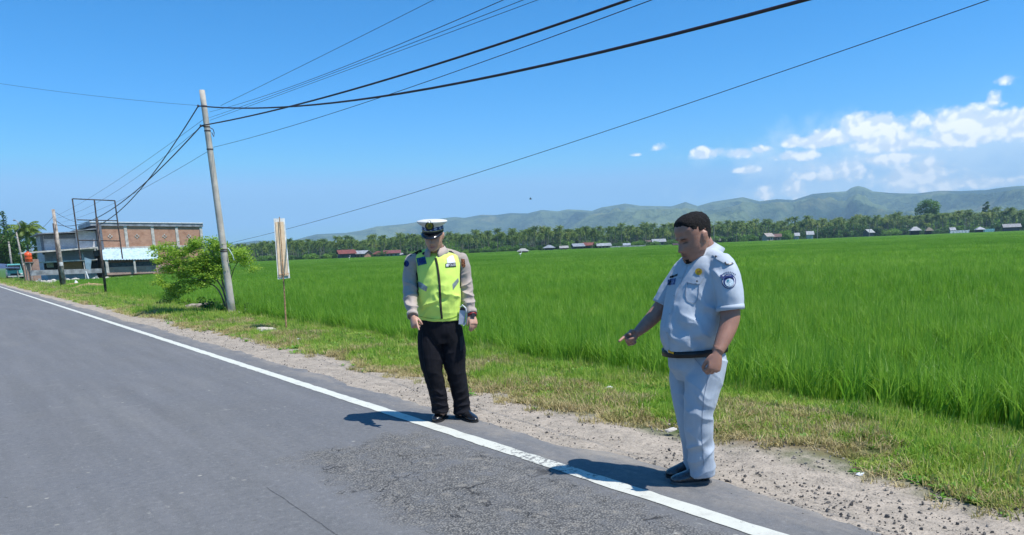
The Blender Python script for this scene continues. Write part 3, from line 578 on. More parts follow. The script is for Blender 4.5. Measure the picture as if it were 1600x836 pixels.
# ---------------------------------------------------------------- far houses
def house(x0, x1, ytop, Y, roof, wall, label, name='cottage', hip=0, depth=5, rot=0, door=True, base=None, posts=False, eave=.45, cat='house'):
    xc = (x0+x1)/2; y0 = 388-.0392*(xc-800); w = (x1-x0)/1150*Y; p = px_at(xc, -.2, Y); zt = H+(y0-ytop)/1150*Y*1.0; h = zt+.2
    t = empty(name, p, label, cat); t.rotation_euler.z = rot+math.atan2(-p[0], p[1])*.6; he = h*.60; hw, hd = w/2, depth/2
    rm = mat('roof sheet', tuple(q*.56 for q in roof), .55, .2, 1.2, 0); wm = mat('house wall', wall, .85, .2, .8)
    def ch(mb, nm, m): o = mb.build(nm, m); o.parent = t; return o
    mb = MB(); k = .88
    mb.hexa([(-hw*k, -hd*k, 0), (hw*k, -hd*k, 0), (hw*k, hd*k, 0), (-hw*k, hd*k, 0), (-hw*k, -hd*k, he), (hw*k, -hd*k, he), (hw*k, hd*k, he), (-hw*k, hd*k, he)])
    if not hip: mb.add([(-hw*k, -hd*k, he), (-hw*k, hd*k, he), (-hw*k, 0, h-.15), (hw*k, -hd*k, he), (hw*k, hd*k, he), (hw*k, 0, h-.15)], [(0, 1, 2), (3, 5, 4), (0, 2, 5, 3), (1, 4, 5, 2), (0, 3, 4, 1)])
    if not posts: ch(mb, 'wall', wm)
    else:
        q = MB(); [q.box(sx*hw*.85-.07, sx*hw*.85+.07, sy*hd*.8-.07, sy*hd*.8+.07, 0, he) for sx in (-1, 1) for sy in (-1, 1)]; q.box(-hw*.8, hw*.8, -hd*.1, hd*.75, .4, he*.9); ch(q, 'wall', wm)
    r = MB(); e = eave; th = .09; ze = he-.12
    if hip:
        hx = hw*hip; T = [(-hw-e, -hd-e, ze), (hw+e, -hd-e, ze), (hw+e, hd+e, ze), (-hw-e, hd+e, ze), (-hx, 0, h), (hx, 0, h)]
        v = T+[(a, b, c-th) for a, b, c in T]; F_ = [(0, 1, 5, 4), (2, 3, 4, 5), (1, 2, 5), (3, 0, 4)]; r.add(v, F_+[tuple(i+6 for i in reversed(f)) for f in F_]+[(0, 6, 7, 1), (1, 7, 8, 2), (2, 8, 9, 3), (3, 9, 6, 0)])
    else:
        for sg in (-1, 1): 
            a = [(-hw-e*.6, sg*(hd+e), ze), (hw+e*.6, sg*(hd+e), ze), (hw+e*.6, sg*.003, h), (-hw-e*.6, sg*.003, h)]
            if sg > 0: a = [a[1], a[0], a[3], a[2]]
            r.hexa([(x, y, z-th) for x, y, z in a]+a)
    ch(r, 'roof', rm)
    if door:
        dk = mat('dark opening', (.03, .03, .035), .6); q = MB(); q.box(-w*.06-.4, -w*.06+.4, -hd*k-.04, -hd*k+.02, 0, min(he*.8, 2)); ch(q, 'door', mat('plank door', (.10, .07, .05), .8))
        for sx in (-.28, .22): q = MB(); q.box(sx*w-.4, sx*w+.4, -hd*k-.03, -hd*k+.02, he*.35, he*.72); ch(q, 'window', dk)
    return t
RED, WHI, GRY, BRN, THA = (.36, .10, .075), (.62, .64, .66), (.42, .46, .52), (.20, .13, .09), (.30, .25, .18)
house(528, 554, 390.5, 316, RED, (.09, .08, .09), 'long red roofed shelter on white posts, leftmost of the far cottages', rot=.25, depth=7)
house(555, 577, 391.5, 318, WHI, (.34, .19, .12), 'brown cottage with a bright white roof between two red roofed ones', rot=-.5, depth=6)
house(584, 598, 392.5, 322, (.28, .09, .06), (.16, .12, .09), 'small cottage with a rusty red hipped roof, half hidden by bushes', hip=.3)
house(600, 625, 391.0, 320, (.34, .11, .10), (.14, .25, .24), 'teal walled cottage with a long dull red roof left of the policeman', rot=.1)
house(625, 636, 395.0, 324, WHI, (.24, .26, .26), 'tiny pale roofed outbuilding just left of the policeman shoulder', 'shed', door=False, depth=3)
house(809, 825, 388.0, 205, (.60, .60, .55), (.04, .04, .045), 'dark field hut with a pale rounded roof standing alone out in the rice', 'field_hut', posts=True, hip=.4, depth=2.6, door=False, eave=.3, cat='hut')
house(850, 866, 383.0, 300, (.50, .54, .60), (.13, .14, .16), 'cottage with a steep grey hipped roof, first of the middle group', hip=.25)
house(875, 887, 384.0, 305, (.62, .60, .55), (.28, .20, .15), 'small cottage with a pale flat-pitched roof left of the silver roofs', door=False)
house(894, 911, 380.5, 306, (.45, .50, .56), (.18, .16, .15), 'cottage with a silver grey roof joined to the red roofed one', rot=.2)
house(911, 927, 379.0, 312, (.38, .13, .09), (.14, .10, .09), 'cottage with a rusty red gabled roof in the middle group', rot=-.25)
house(932, 953, 380.0, 300, (.56, .60, .62), (.38, .25, .19), 'pinkish brick cottage with a pale sheet roof, right end of the middle group', rot=.1)
house(974, 984, 380.0, 335, (.58, .64, .72), (.10, .11, .13), 'little shed with a light blue-grey roof beside a pale wall', 'shed', door=False)
house(1009, 1018, 375.5, 405, (.26, .17, .14), (.15, .11, .1), 'small brown shed touching the left end of the long grey barn', 'shed', door=False)
house(1019, 1039, 373.5, 400, (.52, .55, .58), (.25, .25, .24), 'long barn with a wide light grey roof left of the man in pale blue', 'barn', rot=.05)
house(1052, 1060, 380.0, 280, (.13, .08, .08), (.05, .05, .05), 'very small dark field hut close to the face of the man in pale blue', 'field_hut', door=False, depth=2, cat='hut')
house(1109, 1114, 378.0, 330, WHI, (.06, .06, .07), 'tiny white roofed hut at the nape of the man in pale blue', 'field_hut', door=False, depth=1.6, cat='hut')
house(1117, 1125, 373.0, 425, (.26, .24, .22), (.14, .13, .12), 'small grey-brown hut right behind the man in pale blue', 'field_hut', door=False, cat='hut')
house(1193, 1206, 364.5, 425, (.60, .52, .46), (.52, .42, .36), 'cream cottage with a bright white front roof at the edge of the far field', rot=.5)
house(1206, 1220, 365.5, 430, (.30, .17, .14), (.34, .24, .2), 'brown roofed cottage adjoining the cream one', rot=-.1)
house(1241, 1248, 364.0, 440, WHI, (.5, .5, .5), 'tiny white roofed shed, left of two by the low bushes', 'shed', door=False)
house(1260, 1270, 361.5, 440, WHI, (.45, .47, .47), 'white roofed shed, right of two by the low bushes', 'shed', door=False)
house(1351, 1362, 358.5, 440, (.62, .64, .62), (.10, .09, .09), 'hut with a slanting white roof tucked among dark bushes', 'field_hut', rot=.6, door=False, cat='hut')
house(1422, 1437, 354.5, 395, (.62, .63, .64), (.03, .03, .04), 'dark field hut with a rounded white top left of the small palm', 'field_hut', hip=.3, posts=True, door=False, eave=.2, cat='hut')
house(1446, 1456, 355.5, 398, THA, (.03, .03, .03), 'dark thatched field hut under the small palm', 'field_hut', hip=.2, posts=True, door=False, eave=.3, cat='hut')
house(1484, 1491, 355.5, 460, WHI, (.3, .3, .3), 'small white building under the palms at right', 'shed', door=False)
house(1525, 1537, 354.5, 405, (.70, .72, .76), (.05, .05, .05), 'field hut with a white peaked tarpaulin top, rightmost hut in the rice', 'field_hut', hip=.15, posts=True, door=False, eave=.2, cat='hut')
house(1568, 1591, 350.0, 440, (.48, .47, .48), (.06, .055, .06), 'long dark shed with a pale striped roof at the right edge', 'shed', door=False)
def low_wall(x0, x1, ytop, Y, c, label):
    a, b = px_at(x0, -.2, Y), px_at(x1, -.2, Y); y0 = 388-.0392*((x0+x1)/2-800); h = max(.5, H+(y0-ytop)/1150*Y)
    mb = MB(); L = b-a; n = np.array([-L[1], L[0], 0]); n = unit(n)*.1; mb.hexa([a-n, b-n, b+n, a+n]+[q+np.array([0, 0, h+.2]) for q in (a-n, b-n, b+n, a+n)]); L8 = unit(L)
    for i in range(7): q = a+L*i/6; mb.hexa([q-n*2-L8*.15, q-n*2+L8*.15, q+n*2+L8*.15, q+n*2-L8*.15]+[w+np.array([0, 0, h+.35]) for w in (q-n*2-L8*.15, q-n*2+L8*.15, q+n*2+L8*.15, q+n*2-L8*.15)])
    o = mb.build('field_wall', mat('rendered wall', c, .9, .2, 1), origin=a); tag(o, label, 'wall')
low_wall(954, 1008, 384.0, 318, (.42, .43, .40), 'long low pale wall between the brick cottage and the grey barn')
low_wall(1485, 1514, 360.0, 430, (.62, .66, .68), 'long low whitish wall left of the peaked white hut')
low_wall(1537, 1553, 357.8, 430, (.25, .50, .52), 'short turquoise wall right of the peaked white hut')
def far_pole(x, y0_, Y, label):
    b = px_at(x, -.2, Y); zt = H+(388-.0392*(x-800)-y0_)/1150*Y; mb = MB(); mb.tube([b, b+[0, 0, zt]], [.16, .11], 8); mb.box(b[0]-.8, b[0]+.8, b[1]-.06, b[1]+.06, zt-.9, zt-.78); o = mb.build('utility_pole', conc, origin=b); tag(o, label, 'utility pole')
conc = mat('weathered concrete', (.36, .33, .29), .9, .25, 5, .5, 60); 
far_pole(1277, 352, 425, 'thin grey pole in front of the palms above the wide green bush')
far_pole(1358, 349, 425, 'thin grey pole above the slanting white hut roof')
far_pole(1507, 340, 440, 'pale pole under the palms left of the peaked white hut')
far_pole(1115.5, 353, 400, 'thin pale pole rising right behind the head of the man in pale blue')
def egret(x, y, Y, label, hgt=.75):
    p = at(x, y, Y); mb = MB(); k = hgt/.75; p = np.array([p[0], p[1], .1]); a = p
    mb.add(*tube(*resample([p+[-.2*k, 0, .52*k], p+[-.05*k, 0, .5*k], p+[.12*k, 0, .58*k]], [.02, .1*k, .05*k], 4), 8)); mb.add(*tube(*resample([p+[.1*k, 0, .57*k], p+[.2*k, 0, .75*k], p+[.16*k, 0, .95*k], p+[.2*k, 0, 1.0*k], p+[.34*k, 0, .97*k]], [.05*k, .03*k, .025*k, .035*k, .006], 4), 7))
    for s in (-1, 1): mb.tube([p+[0, .04*s, .5*k], p+[.02, .04*s, -.1]], .012, 5)
    o = mb.build('egret', mat('white feathers', (.8, .8, .76), .8), None, True, origin=a); tag(o, label, 'bird', 'white egrets in the rice')
egret(813, 401, 105, 'white egret standing in the rice below the lone dark field hut', .8)
egret(546, 407, 190, 'white egret in the rice below the leftmost red roofed shelter', .9)
egret(390, 412, 130, 'white egret in the rice just right of the leaning concrete pole', .9)
def bird():
    p = at(829, 311, 60); mb = MB(); mb.add(*tube(*resample([p+[-.12, 0, 0], p, p+[.12, 0, .01]], [.01, .035, .012], 4), 7))
    for s in (-1, 1): mb.add([p+[-.03, 0, .02], p+[.05, 0, .02], p+[.0, s*.1, .12], p+[-.06, s*.2, .08], p+[-.02, 0, .03]], [(0, 1, 2, 3), (0, 3, 4), (1, 4, 2), (2, 4, 3), (0, 4, 1)])
    o = mb.build('flying_bird', mat('dark feathers', (.04, .04, .05), .8), origin=p); tag(o, 'tiny dark bird flying high over the palm grove', 'bird')
bird()

# ---------------------------------------------------------------- buildings on the left
S0 = 96.6
def wb(mb, x0, x1, yt, yb, s0, d, mi=0, zb=None):      # box behind a rectangle of the front plane s = s0
    n0, z1 = fac(x0, yt, s0); n1, _ = fac(x1, yt, s0); _, z0 = fac((x0+x1)/2, yb, s0); z1 = fac((x0+x1)/2, yt, s0)[1]
    if zb is not None: z0 = zb
    P = [W(n0, s0, z0), W(n1, s0, z0), W(n1, s0+d, z0), W(n0, s0+d, z0), W(n0, s0, z1), W(n1, s0, z1), W(n1, s0+d, z1), W(n0, s0+d, z1)]
    mb.hexa(P, mi); return n0, n1, z0, z1
def brick_mat(name, a, b, mo, sc_=1.0):
    m = bpy.data.materials.new(name); m.use_nodes = True; t = NT(m.node_tree); t.n.clear(); p = t.new('ShaderNodeBsdfPrincipled'); out = t.new('ShaderNodeOutputMaterial')
    v = t.sep(t.new('ShaderNodeNewGeometry').outputs['Position']); u = t.m('ADD', t.m('MULTIPLY', v[0], NV[0]), t.m('MULTIPLY', v[1], NV[1]+.3)); br = t.new('ShaderNodeTexBrick')
    t.l.new(t.comb(u, v[2], 0.), br.inputs['Vector']); br.inputs['Scale'].default_value = sc_; br.inputs['Brick Width'].default_value = .3; br.inputs['Row Height'].default_value = .13; br.inputs['Mortar Size'].default_value = .012
    br.inputs['Color1'].default_value = (*a, 1); br.inputs['Color2'].default_value = (*b, 1); br.inputs['Mortar'].default_value = (*mo, 1)
    n = t.noise(t.comb(u, v[2], 1.), 1.3, 5, .65); c = t.mix(t.ss(n, .42, .75), br.outputs[0], tuple(q*.62 for q in a)); t.l.new(c, p.inputs['Base Color']); p.inputs['Roughness'].default_value = .9; t.l.new(p.outputs[0], out.inputs[0]); return m
red_brick = brick_mat('red brick', (.46, .23, .14), (.38, .18, .11), (.40, .32, .25)); block = brick_mat('concrete block', (.56, .57, .60), (.47, .48, .51), (.38, .38, .40), .75)
blue_sheet = mat('pale blue sheet', (.42, .56, .64), .5, .15, 3); dark_op = mat('dark opening', (.02, .02, .025), .7); tin = mat('grey tin roof', (.27, .29, .32), .55, .25, 2, .3, 5); rust = mat('rust stained tin', (.26, .20, .17), .7, .3, 2); pale_c = mat('pale concrete', (.52, .49, .44), .9, .2, 3); tarp = mat('black tarpaulin', (.05, .055, .065), .5, .3, 4)
def brick_house():
    n0, _ = fac(151, 350, S0); t = empty('brick_building', W(n0, S0, -.1), 'two-storey brick building with bare concrete columns and a pale blue awning', 'building')
    b = MB(); r = wb(b, 152, 314, 352, 424, S0, 9, zb=-.2); b.build('wall', red_brick, t)
    b = MB()
    for x in (151.5, 195, 237, 275, 313): a, z = fac(x, 352, S0); _, z0 = fac(x, 388, S0); b.hexa([W(a-.16, S0-.07, z0), W(a+.16, S0-.07, z0), W(a+.16, S0+.1, z0), W(a-.16, S0+.1, z0), W(a-.16, S0-.07, z), W(a+.16, S0-.07, z), W(a+.16, S0+.1, z), W(a-.16, S0+.1, z)])
    wb(b, 151, 315, 384.5, 388, S0-.12, .3); b.build('column', pale_c, t)
    b = MB(); na, za = fac(140, 346.5, S0); nb, zb = fac(316, 348.5, S0)
    for k, (d0, d1, h) in enumerate(((-.18, 9.6, .22),)): b.hexa([W(na, S0+d0, za-.45), W(nb, S0+d0, zb-.45), W(nb, S0+d1, zb-.45), W(na, S0+d1, za-.45), W(na, S0+d0, za), W(nb, S0+d0, zb), W(nb, S0+d1, zb), W(na, S0+d1, za)])
    b.build('roof', tin, t)
    b = MB(); b.hexa([W(na-.05, S0-.26, za-.08), W(nb+.05, S0-.26, zb-.08), W(nb+.05, S0-.19, zb-.08), W(na-.05, S0-.19, za-.08), W(na-.05, S0-.26, za+.03), W(nb+.05, S0-.26, zb+.03), W(nb+.05, S0-.19, zb+.03), W(na-.05, S0-.19, za+.03)]); b.build('gutter', mat('white gutter', (.7, .72, .74), .5), t)
    for x in (172, 214, 257, 295):
        b = MB(); q = fac(x, 369, S0)
        for dx, dz in ((-.17, 0), (.17, 0), (0, .17), (0, -.17)): b.hexa([W(q[0]+dx+i*.07, S0+j*.04-.02, q[1]+dz+k*.07) for i, j, k in ((-1, -1, -1), (1, -1, -1), (1, 1, -1), (-1, 1, -1), (-1, -1, 1), (1, -1, 1), (1, 1, 1), (-1, 1, 1))])
        b.build('vent', pale_c, t)
    b = MB(); sA = S0-2.2
    n0, z1 = fac(160, 389, S0); n1, z2 = fac(246, 388, S0); z3 = fac(160, 406, sA)[1]; z4 = fac(246, 405, sA)[1]; m0 = fac(158, 406, sA)[0]; m1 = fac(247, 405, sA)[0]
    K = 40
    for i in range(K): 
        u0, u1 = i/K, (i+1)/K; top = lambda u: W(n0+(n1-n0)*u, S0-.14, z1+(z2-z1)*u); bot = lambda u: W(m0+(m1-m0)*u, sA, z3+(z4-z3)*u); e = np.array([0, 0, .04*(i % 2)]); c = np.array([0, 0, .03])
        b.hexa([bot(u0)+e-c, bot(u1)+e-c, top(u1)+e-c, top(u0)+e-c, bot(u0)+e, bot(u1)+e, top(u1)+e, top(u0)+e])
    b.build('awning', blue_sheet, t)
    b = MB(); wb(b, 160, 250, 409.5, 417, S0-1.4, .06); b.build('tarpaulin', tarp, t)
    b = MB(); wb(b, 160, 260, 416, 428, S0-1.5, .15); b.build('low_wall', brick_mat('faded pink brick', (.42, .27, .22), (.36, .22, .18), (.38, .33, .3)), t)
    b = MB(); wb(b, 208, 211, 406, 427, S0-2.1, .2); wb(b, 164, 168.5, 406, 427, S0-2.1, .25); b.build('post', pale_c, t)
brick_house()
def block_house():
    n0, _ = fac(62, 362, S0); t = empty('block_building', W(n0, S0, -.1), 'unfinished grey block building with stacked slabs, left of the brick one', 'building')
    b = MB(); wb(b, 66, 144, 366, 391, S0+.6, 8); wb(b, 68, 146, 391, 426, S0+1.5, 8, zb=-.2); wb(b, 117, 149, 361, 392, S0+.3, 7); b.build('wall', block, t)
    b = MB(); na, z = fac(58, 366.2, S0); nb, z2 = fac(119, 363.5, S0)
    b.hexa([W(na, S0-.9, z), W(nb, S0-.9, z2), W(nb, S0+9, z2), W(na, S0+9, z), W(na, S0-.9, z+.1), W(nb, S0-.9, z2+.1), W(nb, S0+9, z2+.1), W(na, S0+9, z+.1)])
    na, z = fac(114, 361.5, S0); nb, z2 = fac(149, 358.5, S0); b.hexa([W(na, S0-.7, z), W(nb, S0-.7, z2), W(nb, S0+9, z2), W(na, S0+9, z), W(na, S0-.7, z+.1), W(nb, S0-.7, z2+.1), W(nb, S0+9, z2+.1), W(na, S0+9, z+.1)]); b.build('roof', tin, t)
    b = MB(); wb(b, 68, 118, 367, 373, S0-.02+.5, .08); wb(b, 150, 158, 352, 390, S0-.3, .25); wb(b, 146, 153, 389, 400, S0+.9, .3); wb(b, 62, 65.5, 366, 398, S0+.5, .4); b.build('shade_strip', mat('painted shade grey', (.14, .16, .19), .7), t)  # dark strips; the long one under the roof is its shade put in as colour
    b = MB()
    for xa, xb, ya, yb2, dd, th in ((32, 153, 394.5, 385.5, 2.2, .16), (64, 152, 409.0, 404.3, 1.6, .14)):
        na, z = fac(xa, ya, S0-dd); nb, z2 = fac(xb, yb2, S0-dd); b.hexa([W(na, S0-dd, z-th), W(nb, S0-dd, z2-th), W(nb, S0+1.4, z2-th), W(na, S0+1.4, z-th), W(na, S0-dd, z), W(nb, S0-dd, z2), W(nb, S0+1.4, z2), W(na, S0+1.4, z)])
    b.build('slab', pale_c, t)
    b = MB(); wb(b, 68, 92, 411, 422, S0+1.3, .15); wb(b, 128, 152, 409, 421, S0+1.3, .15); b.build('opening', dark_op, t)
    b = MB(); wb(b, 98, 128, 409.5, 423, S0+.9, .3); b.build('brick_infill', red_brick, t)
    b = MB(); wb(b, 72, 83, 409, 418, S0+1.1, .1); b.build('grey_panel', mat('grey panel', (.40, .42, .44), .8), t)
    b = MB(); [wb(b, x, x+1.3, 395, 428, S0-1.5, .15, zb=-.2) for x in (57, 95, 128)]; b.build('post', pale_c, t)
block_house()
def lone(name, label, cat, m, fn, smooth=False, origin=None, parent=None):
    b = MB(); fn(b); o = b.build(name, m, parent, smooth, origin if origin is not None else b.v[0]); return tag(o, label, cat)
def beam(b):
    s = S0-14; na, z = fac(47, 422.5, s); nb, z2 = fac(160, 419.5, s); b.hexa([W(na, s, z-.5), W(nb, s, z2-.42), W(nb, s+.35, z2-.42), W(na, s+.35, z-.5), W(na, s, z), W(nb, s, z2), W(nb, s+.35, z2), W(na, s+.35, z)])
    for x in (60, 100, 150): a, _ = fac(x, 425, s); b.hexa([W(a-.12, s+.05, -.3), W(a+.12, s+.05, -.3), W(a+.12, s+.3, -.3), W(a-.12, s+.3, -.3), W(a-.12, s+.05, .4), W(a+.12, s+.05, .4), W(a+.12, s+.3, .4), W(a-.12, s+.3, .4)])
lone('concrete_channel', 'long low grey concrete channel raised on stubs before the block building', 'channel', mat('grey concrete', (.30, .31, .32), .9, .25, 2), beam)
def lowbrick(b): wb(b, 48, 60, 405, 432, S0-6, .3, zb=-.2); wb(b, 36, 50, 413, 434, S0-6.0, .3, zb=-.2)
lone('brick_shed', 'small pinkish brick shed wall under the orange water tank', 'wall', brick_mat('faded brick', (.36, .22, .17), (.30, .18, .13), (.3, .25, .2)), lowbrick)
def rubble():
    V = []
    for i in range(5): pass
    b = MB(); s = S0-10
    for x in np.arange(50, 225, 3.4):
        n, _ = fac(x, 430, s); q = W(n+RNG.normal()*.2, s+RNG.normal()*.8, -.16); r = .16+.22*RNG.random(); v, f = tube([q, q+[.02, 0, r*.7], q+[0, .02, r]], [r*1.3, r, r*.3], 6); b.add(v, f)
    o = b.build('rubble_bank', pale_c, origin=b.v[0]); tag(o, 'low bank of pale rubble along the foot of the two buildings', 'rubble', kind='stuff')
rubble()
def tank():
    s = S0-6; n, z1 = fac(43, 394, s); _, z0 = fac(43, 409.5, s); r = abs(fac(50.0, 400, s)[0]-n); c = W(n, s, 0); t = empty('water_tank', c+[0, 0, -.2], 'bright orange plastic water tank on a stand under the slab', 'water tank')
    om = mat('orange plastic', (.72, .10, .02), .4, .1, 3); h = z1-z0; zs = [0, .02, .3, .32, .36, .62, .64, .68, .86, .97, 1]; rr = [.95, 1, 1, 1.04, 1, 1, 1.04, 1, .98, .55, .3]
    b = MB(); v, f = tube([c+[0, 0, z0+h*q] for q in zs], [r*q for q in rr], 20); b.add(v, f); b.build('drum', om, t, True)
    b = MB(); b.tube([c+[0, 0, z1], c+[0, 0, z1+.08]], [r*.28, r*.25], 12); b.build('lid', om, t)
    for sx in (-1, 1):
        for sy in (-1, 1): b = MB(); b.tube([c+[sx*r*.7, sy*r*.7, -.2], c+[sx*r*.7, sy*r*.7, z0]], .05, 6); b.build('leg', conc, t)
    b = MB(); b.box(c[0]-r, c[0]+r, c[1]-r, c[1]+r, z0-.06, z0); b.build('platform', conc, t)
tank()
def left_trees():
    for x, Y, h, r, lb in ((-10, 118, 9.5, 5, 'dense dark green tree at the left edge behind the blue awning'), (14, 124, 9.2, 4.2, 'rounded green tree at the foot of the spire-shaped tree'), (33, 128, 7.2, 3.4, 'dark green tree under the feathery coconut palm'), (68, 132, 7.6, 2.8, 'dark tree crown showing above the roof of the block building')):
        broad_tree(px_at(x, -.2, Y), h, r, lb, leaf=.2, n=3600, clear=.08, cl=26)
    t = empty('spire_tree', px_at(17, -.2, 122), 'tall narrow spire-shaped tree rising above the others at far left', 'tree'); b = MB(); b.tube([(0, 0, -.2), (0, 0, 6), (0, 0, 10)], [.16, .1, .03], 6); o = b.build('trunk', bark); o.parent = t
    ell = [((RNG.normal()*.12, RNG.normal()*.12, z), (rr, rr, .55)) for z, rr in zip(np.linspace(2.5, 10.3, 12), np.linspace(1.3, .32, 12))]; o = link('crown', quads('crown', cards(ell, 2200, .15), 4, broad_m)); o.parent = t
    t = palm_meshes(6.9, 3.2, 26, 16, .4, .17); e = empty('coconut_palm', px_at(46, -.2, 112), 'large feathery coconut palm rising behind the orange water tank', 'palm tree')
    for nm, me in zip(('trunk', 'crown'), t): o = link(nm, me); o.parent = e
left_trees()

# vehicles and awning at the far end of the road
def loc_box(b, c, ax, ay, x0, x1, y0, y1, z0, z1, tx=0): 
    P = [(x0, y0, z0), (x1, y0, z0), (x1, y1, z0), (x0, y1, z0), (x0+tx, y0+tx, z1), (x1-tx, y0+tx, z1), (x1-tx, y1-tx, z1), (x0+tx, y1-tx, z1)]; b.hexa([c+ax*p[0]+ay*p[1]+np.array([0, 0, p[2]]) for p in P])
def vehicle(n, s, w, l, h, paint, label, name, cat, cab=True):
    c = W(n, s, 0); t = empty(name, c, label, cat); ax, ay = NV, DV; pm = mat('car paint', paint, .3, .05, 1, coat=.5); gl = mat('dark glass', (.03, .04, .05), .1, .1, 1, spec=.8); bk = mat('black rubber', (.03, .03, .03), .8)
    b = MB(); loc_box(b, c, ax, ay, -w/2, w/2, 0, l, .35, h*.56); loc_box(b, c, ax, ay, -w/2+.03, w/2-.03, .35, l*.8, h*.56, h, .12); b.build('body', pm, t)
    b = MB(); loc_box(b, c, ax, ay, -w/2+.16, w/2-.16, .33, .42, h*.60, h*.92); b.build('windscreen', gl, t)
    b = MB(); loc_box(b, c, ax, ay, -w/2-.01, w/2+.01, .8, l*.7, h*.62, h*.9); b.build('side_window', gl, t)
    b = MB(); loc_box(b, c, ax, ay, -w*.35, w*.35, -.03, .02, .5, .75); b.build('grille', bk, t); b = MB(); loc_box(b, c, ax, ay, -w/2, w/2, -.1, .05, .3, .46); b.build('bumper', mat('bumper', (.5, .5, .5), .4), t)
    for sx in (-1, 1):
        b = MB(); loc_box(b, c, ax, ay, sx*w*.40-.12, sx*w*.40+.12, -.05, .02, .6, .78); b.build('headlight', mat('lamp glass', (.8, .8, .78), .1), t)
        for yy in (.65, l-.7): q = c+ax*sx*(w/2-.08)+ay*yy; b = MB(); b.tube([q-ax*.1+[0, 0, .33], q+ax*.1+[0, 0, .33]], .33, 14); wo = b.build('wheel', bk, t)
vehicle(6.9, 118, 1.7, 4.2, 2.0, (.16, .50, .46), 'small turquoise van parked beneath the blue awning', 'parked_van', 'van')
vehicle(8.8, 114, 1.6, 4.0, 1.75, (.02, .025, .04), 'dark car parked beside the turquoise van near the poles', 'parked_car', 'car')
def stall():
    c = W(6.6, 121, 0); t = empty('roadside_awning', c, 'wide dark blue awning on posts over the turquoise van', 'awning'); b = MB(); s = 119.5
    na, z = fac(-20, 410, s); nb, z2 = fac(24, 413.0, s); nc, z3 = fac(31, 419.5, s-2); b.hexa([W(na, s-2, z-.75), W(nc, s-2, z3), W(nb, s+4, z2-.1), W(na, s+4, z-.1), W(na, s-2, z-.65), W(nc, s-2, z3+.1), W(nb, s+4, z2), W(na, s+4, z)]); b.build('canopy', mat('blue canvas', (.07, .11, .20), .7, .2, 1), t)
    for n_, y in ((na+.3, s-1.8), (nc-.3, s-1.8), (nb-.3, s+3.6)): b = MB(); b.tube([W(n_, y, -.1), W(n_, y, z3 if n_ > 0 else 2)], .06, 6); b.build('post', conc, t)
stall()

# ---------------------------------------------------------------- poles, frame, sign
def pole_pts(x0, y0, x1, y1, Y=None, z0=0.):
    b = ground(x0, y0, z0); Yb = b[1] if Y is None else Y
    if Y is not None: b = at(x0, y0, Y)
    return b, at(x1, y1, Yb)
pb, ptp = pole_pts(363, 490, 315.5, 141, z0=-.05)
cable = mat('black cable', (.045, .020, .028), .5); steel = mat('grey galvanised steel', (.30, .31, .33), .5, .2, 10, metal=.3); rsteel = mat('rusted steel', (.10, .075, .065), .7, .35, 6)
def main_pole():
    t = empty('utility_pole', pb, 'tall round concrete pole leaning left beside the bushy tree, carrying the cables', 'utility pole')
    def P(u): return pb+(ptp-pb)*u
    def Q(y): return P((490-y)/349.)
    b = MB(); pts = [P(u) for u in np.linspace(-.01, 1, 14)]; v, f = tube(pts, [(.104-.032*u)*(1+.012*math.sin(9*u)) for u in np.linspace(0, 1, 14)], 20); b.add(v, f); b.build('shaft', mat('round pole concrete', (.50, .455, .39), .85, .12, 3.5, .5, 50), t, True)
    b = MB(); v, f = tube([pb+[0, 0, -.08], pb+[0, 0, .03], pb+[0, 0, .05]], [.27, .25, .18], 9); b.add(v, f); b.build('footing', mat('pale cement', (.56, .53, .48), .9, .2, 12, .5, 60), t)
    for y, r in ((165, .079), (196, .083), (202, .084), (230, .087), (386, .102), (389, .103)): b = MB(); c = Q(y); v, f = tube([c-[0, 0, .018], c+[0, 0, .018]], [r, r], 16); b.add(v, f); b.build('clamp_band', rsteel, t)
    for y in (165, 196):
        b = MB(); c = Q(y); e = at(309.5 if y == 165 else 313.5, y+.5, c[1]); b.tube([c, e+[0, 0, .0]], .014, 6); b.tube([e+[0, 0, -.03], e+[0, 0, .03]], [.03, .022], 8); b.build('bracket', rsteel, t)
    b = MB(); c = Q(200); b.tube([c+[.1, -.02, .04], c+[.17, -.03, .0], c+[.19, -.03, -.1], c+[.17, -.03, -.2], c+[.12, -.02, -.08]], .011, 6); b.build('cable_loop', cable, t)
    b = MB(); c = Q(384); b.tube([c+[.13, -.02, .0], c+[.2, -.1, -.05], c+[.28, -.12, -.2], c+[.30, -.1, -.34]], .012, 6); b.build('plastic_strip', mat('pale ribbon', (.5, .62, .62), .6), t)
    return Q
QP = main_pole()
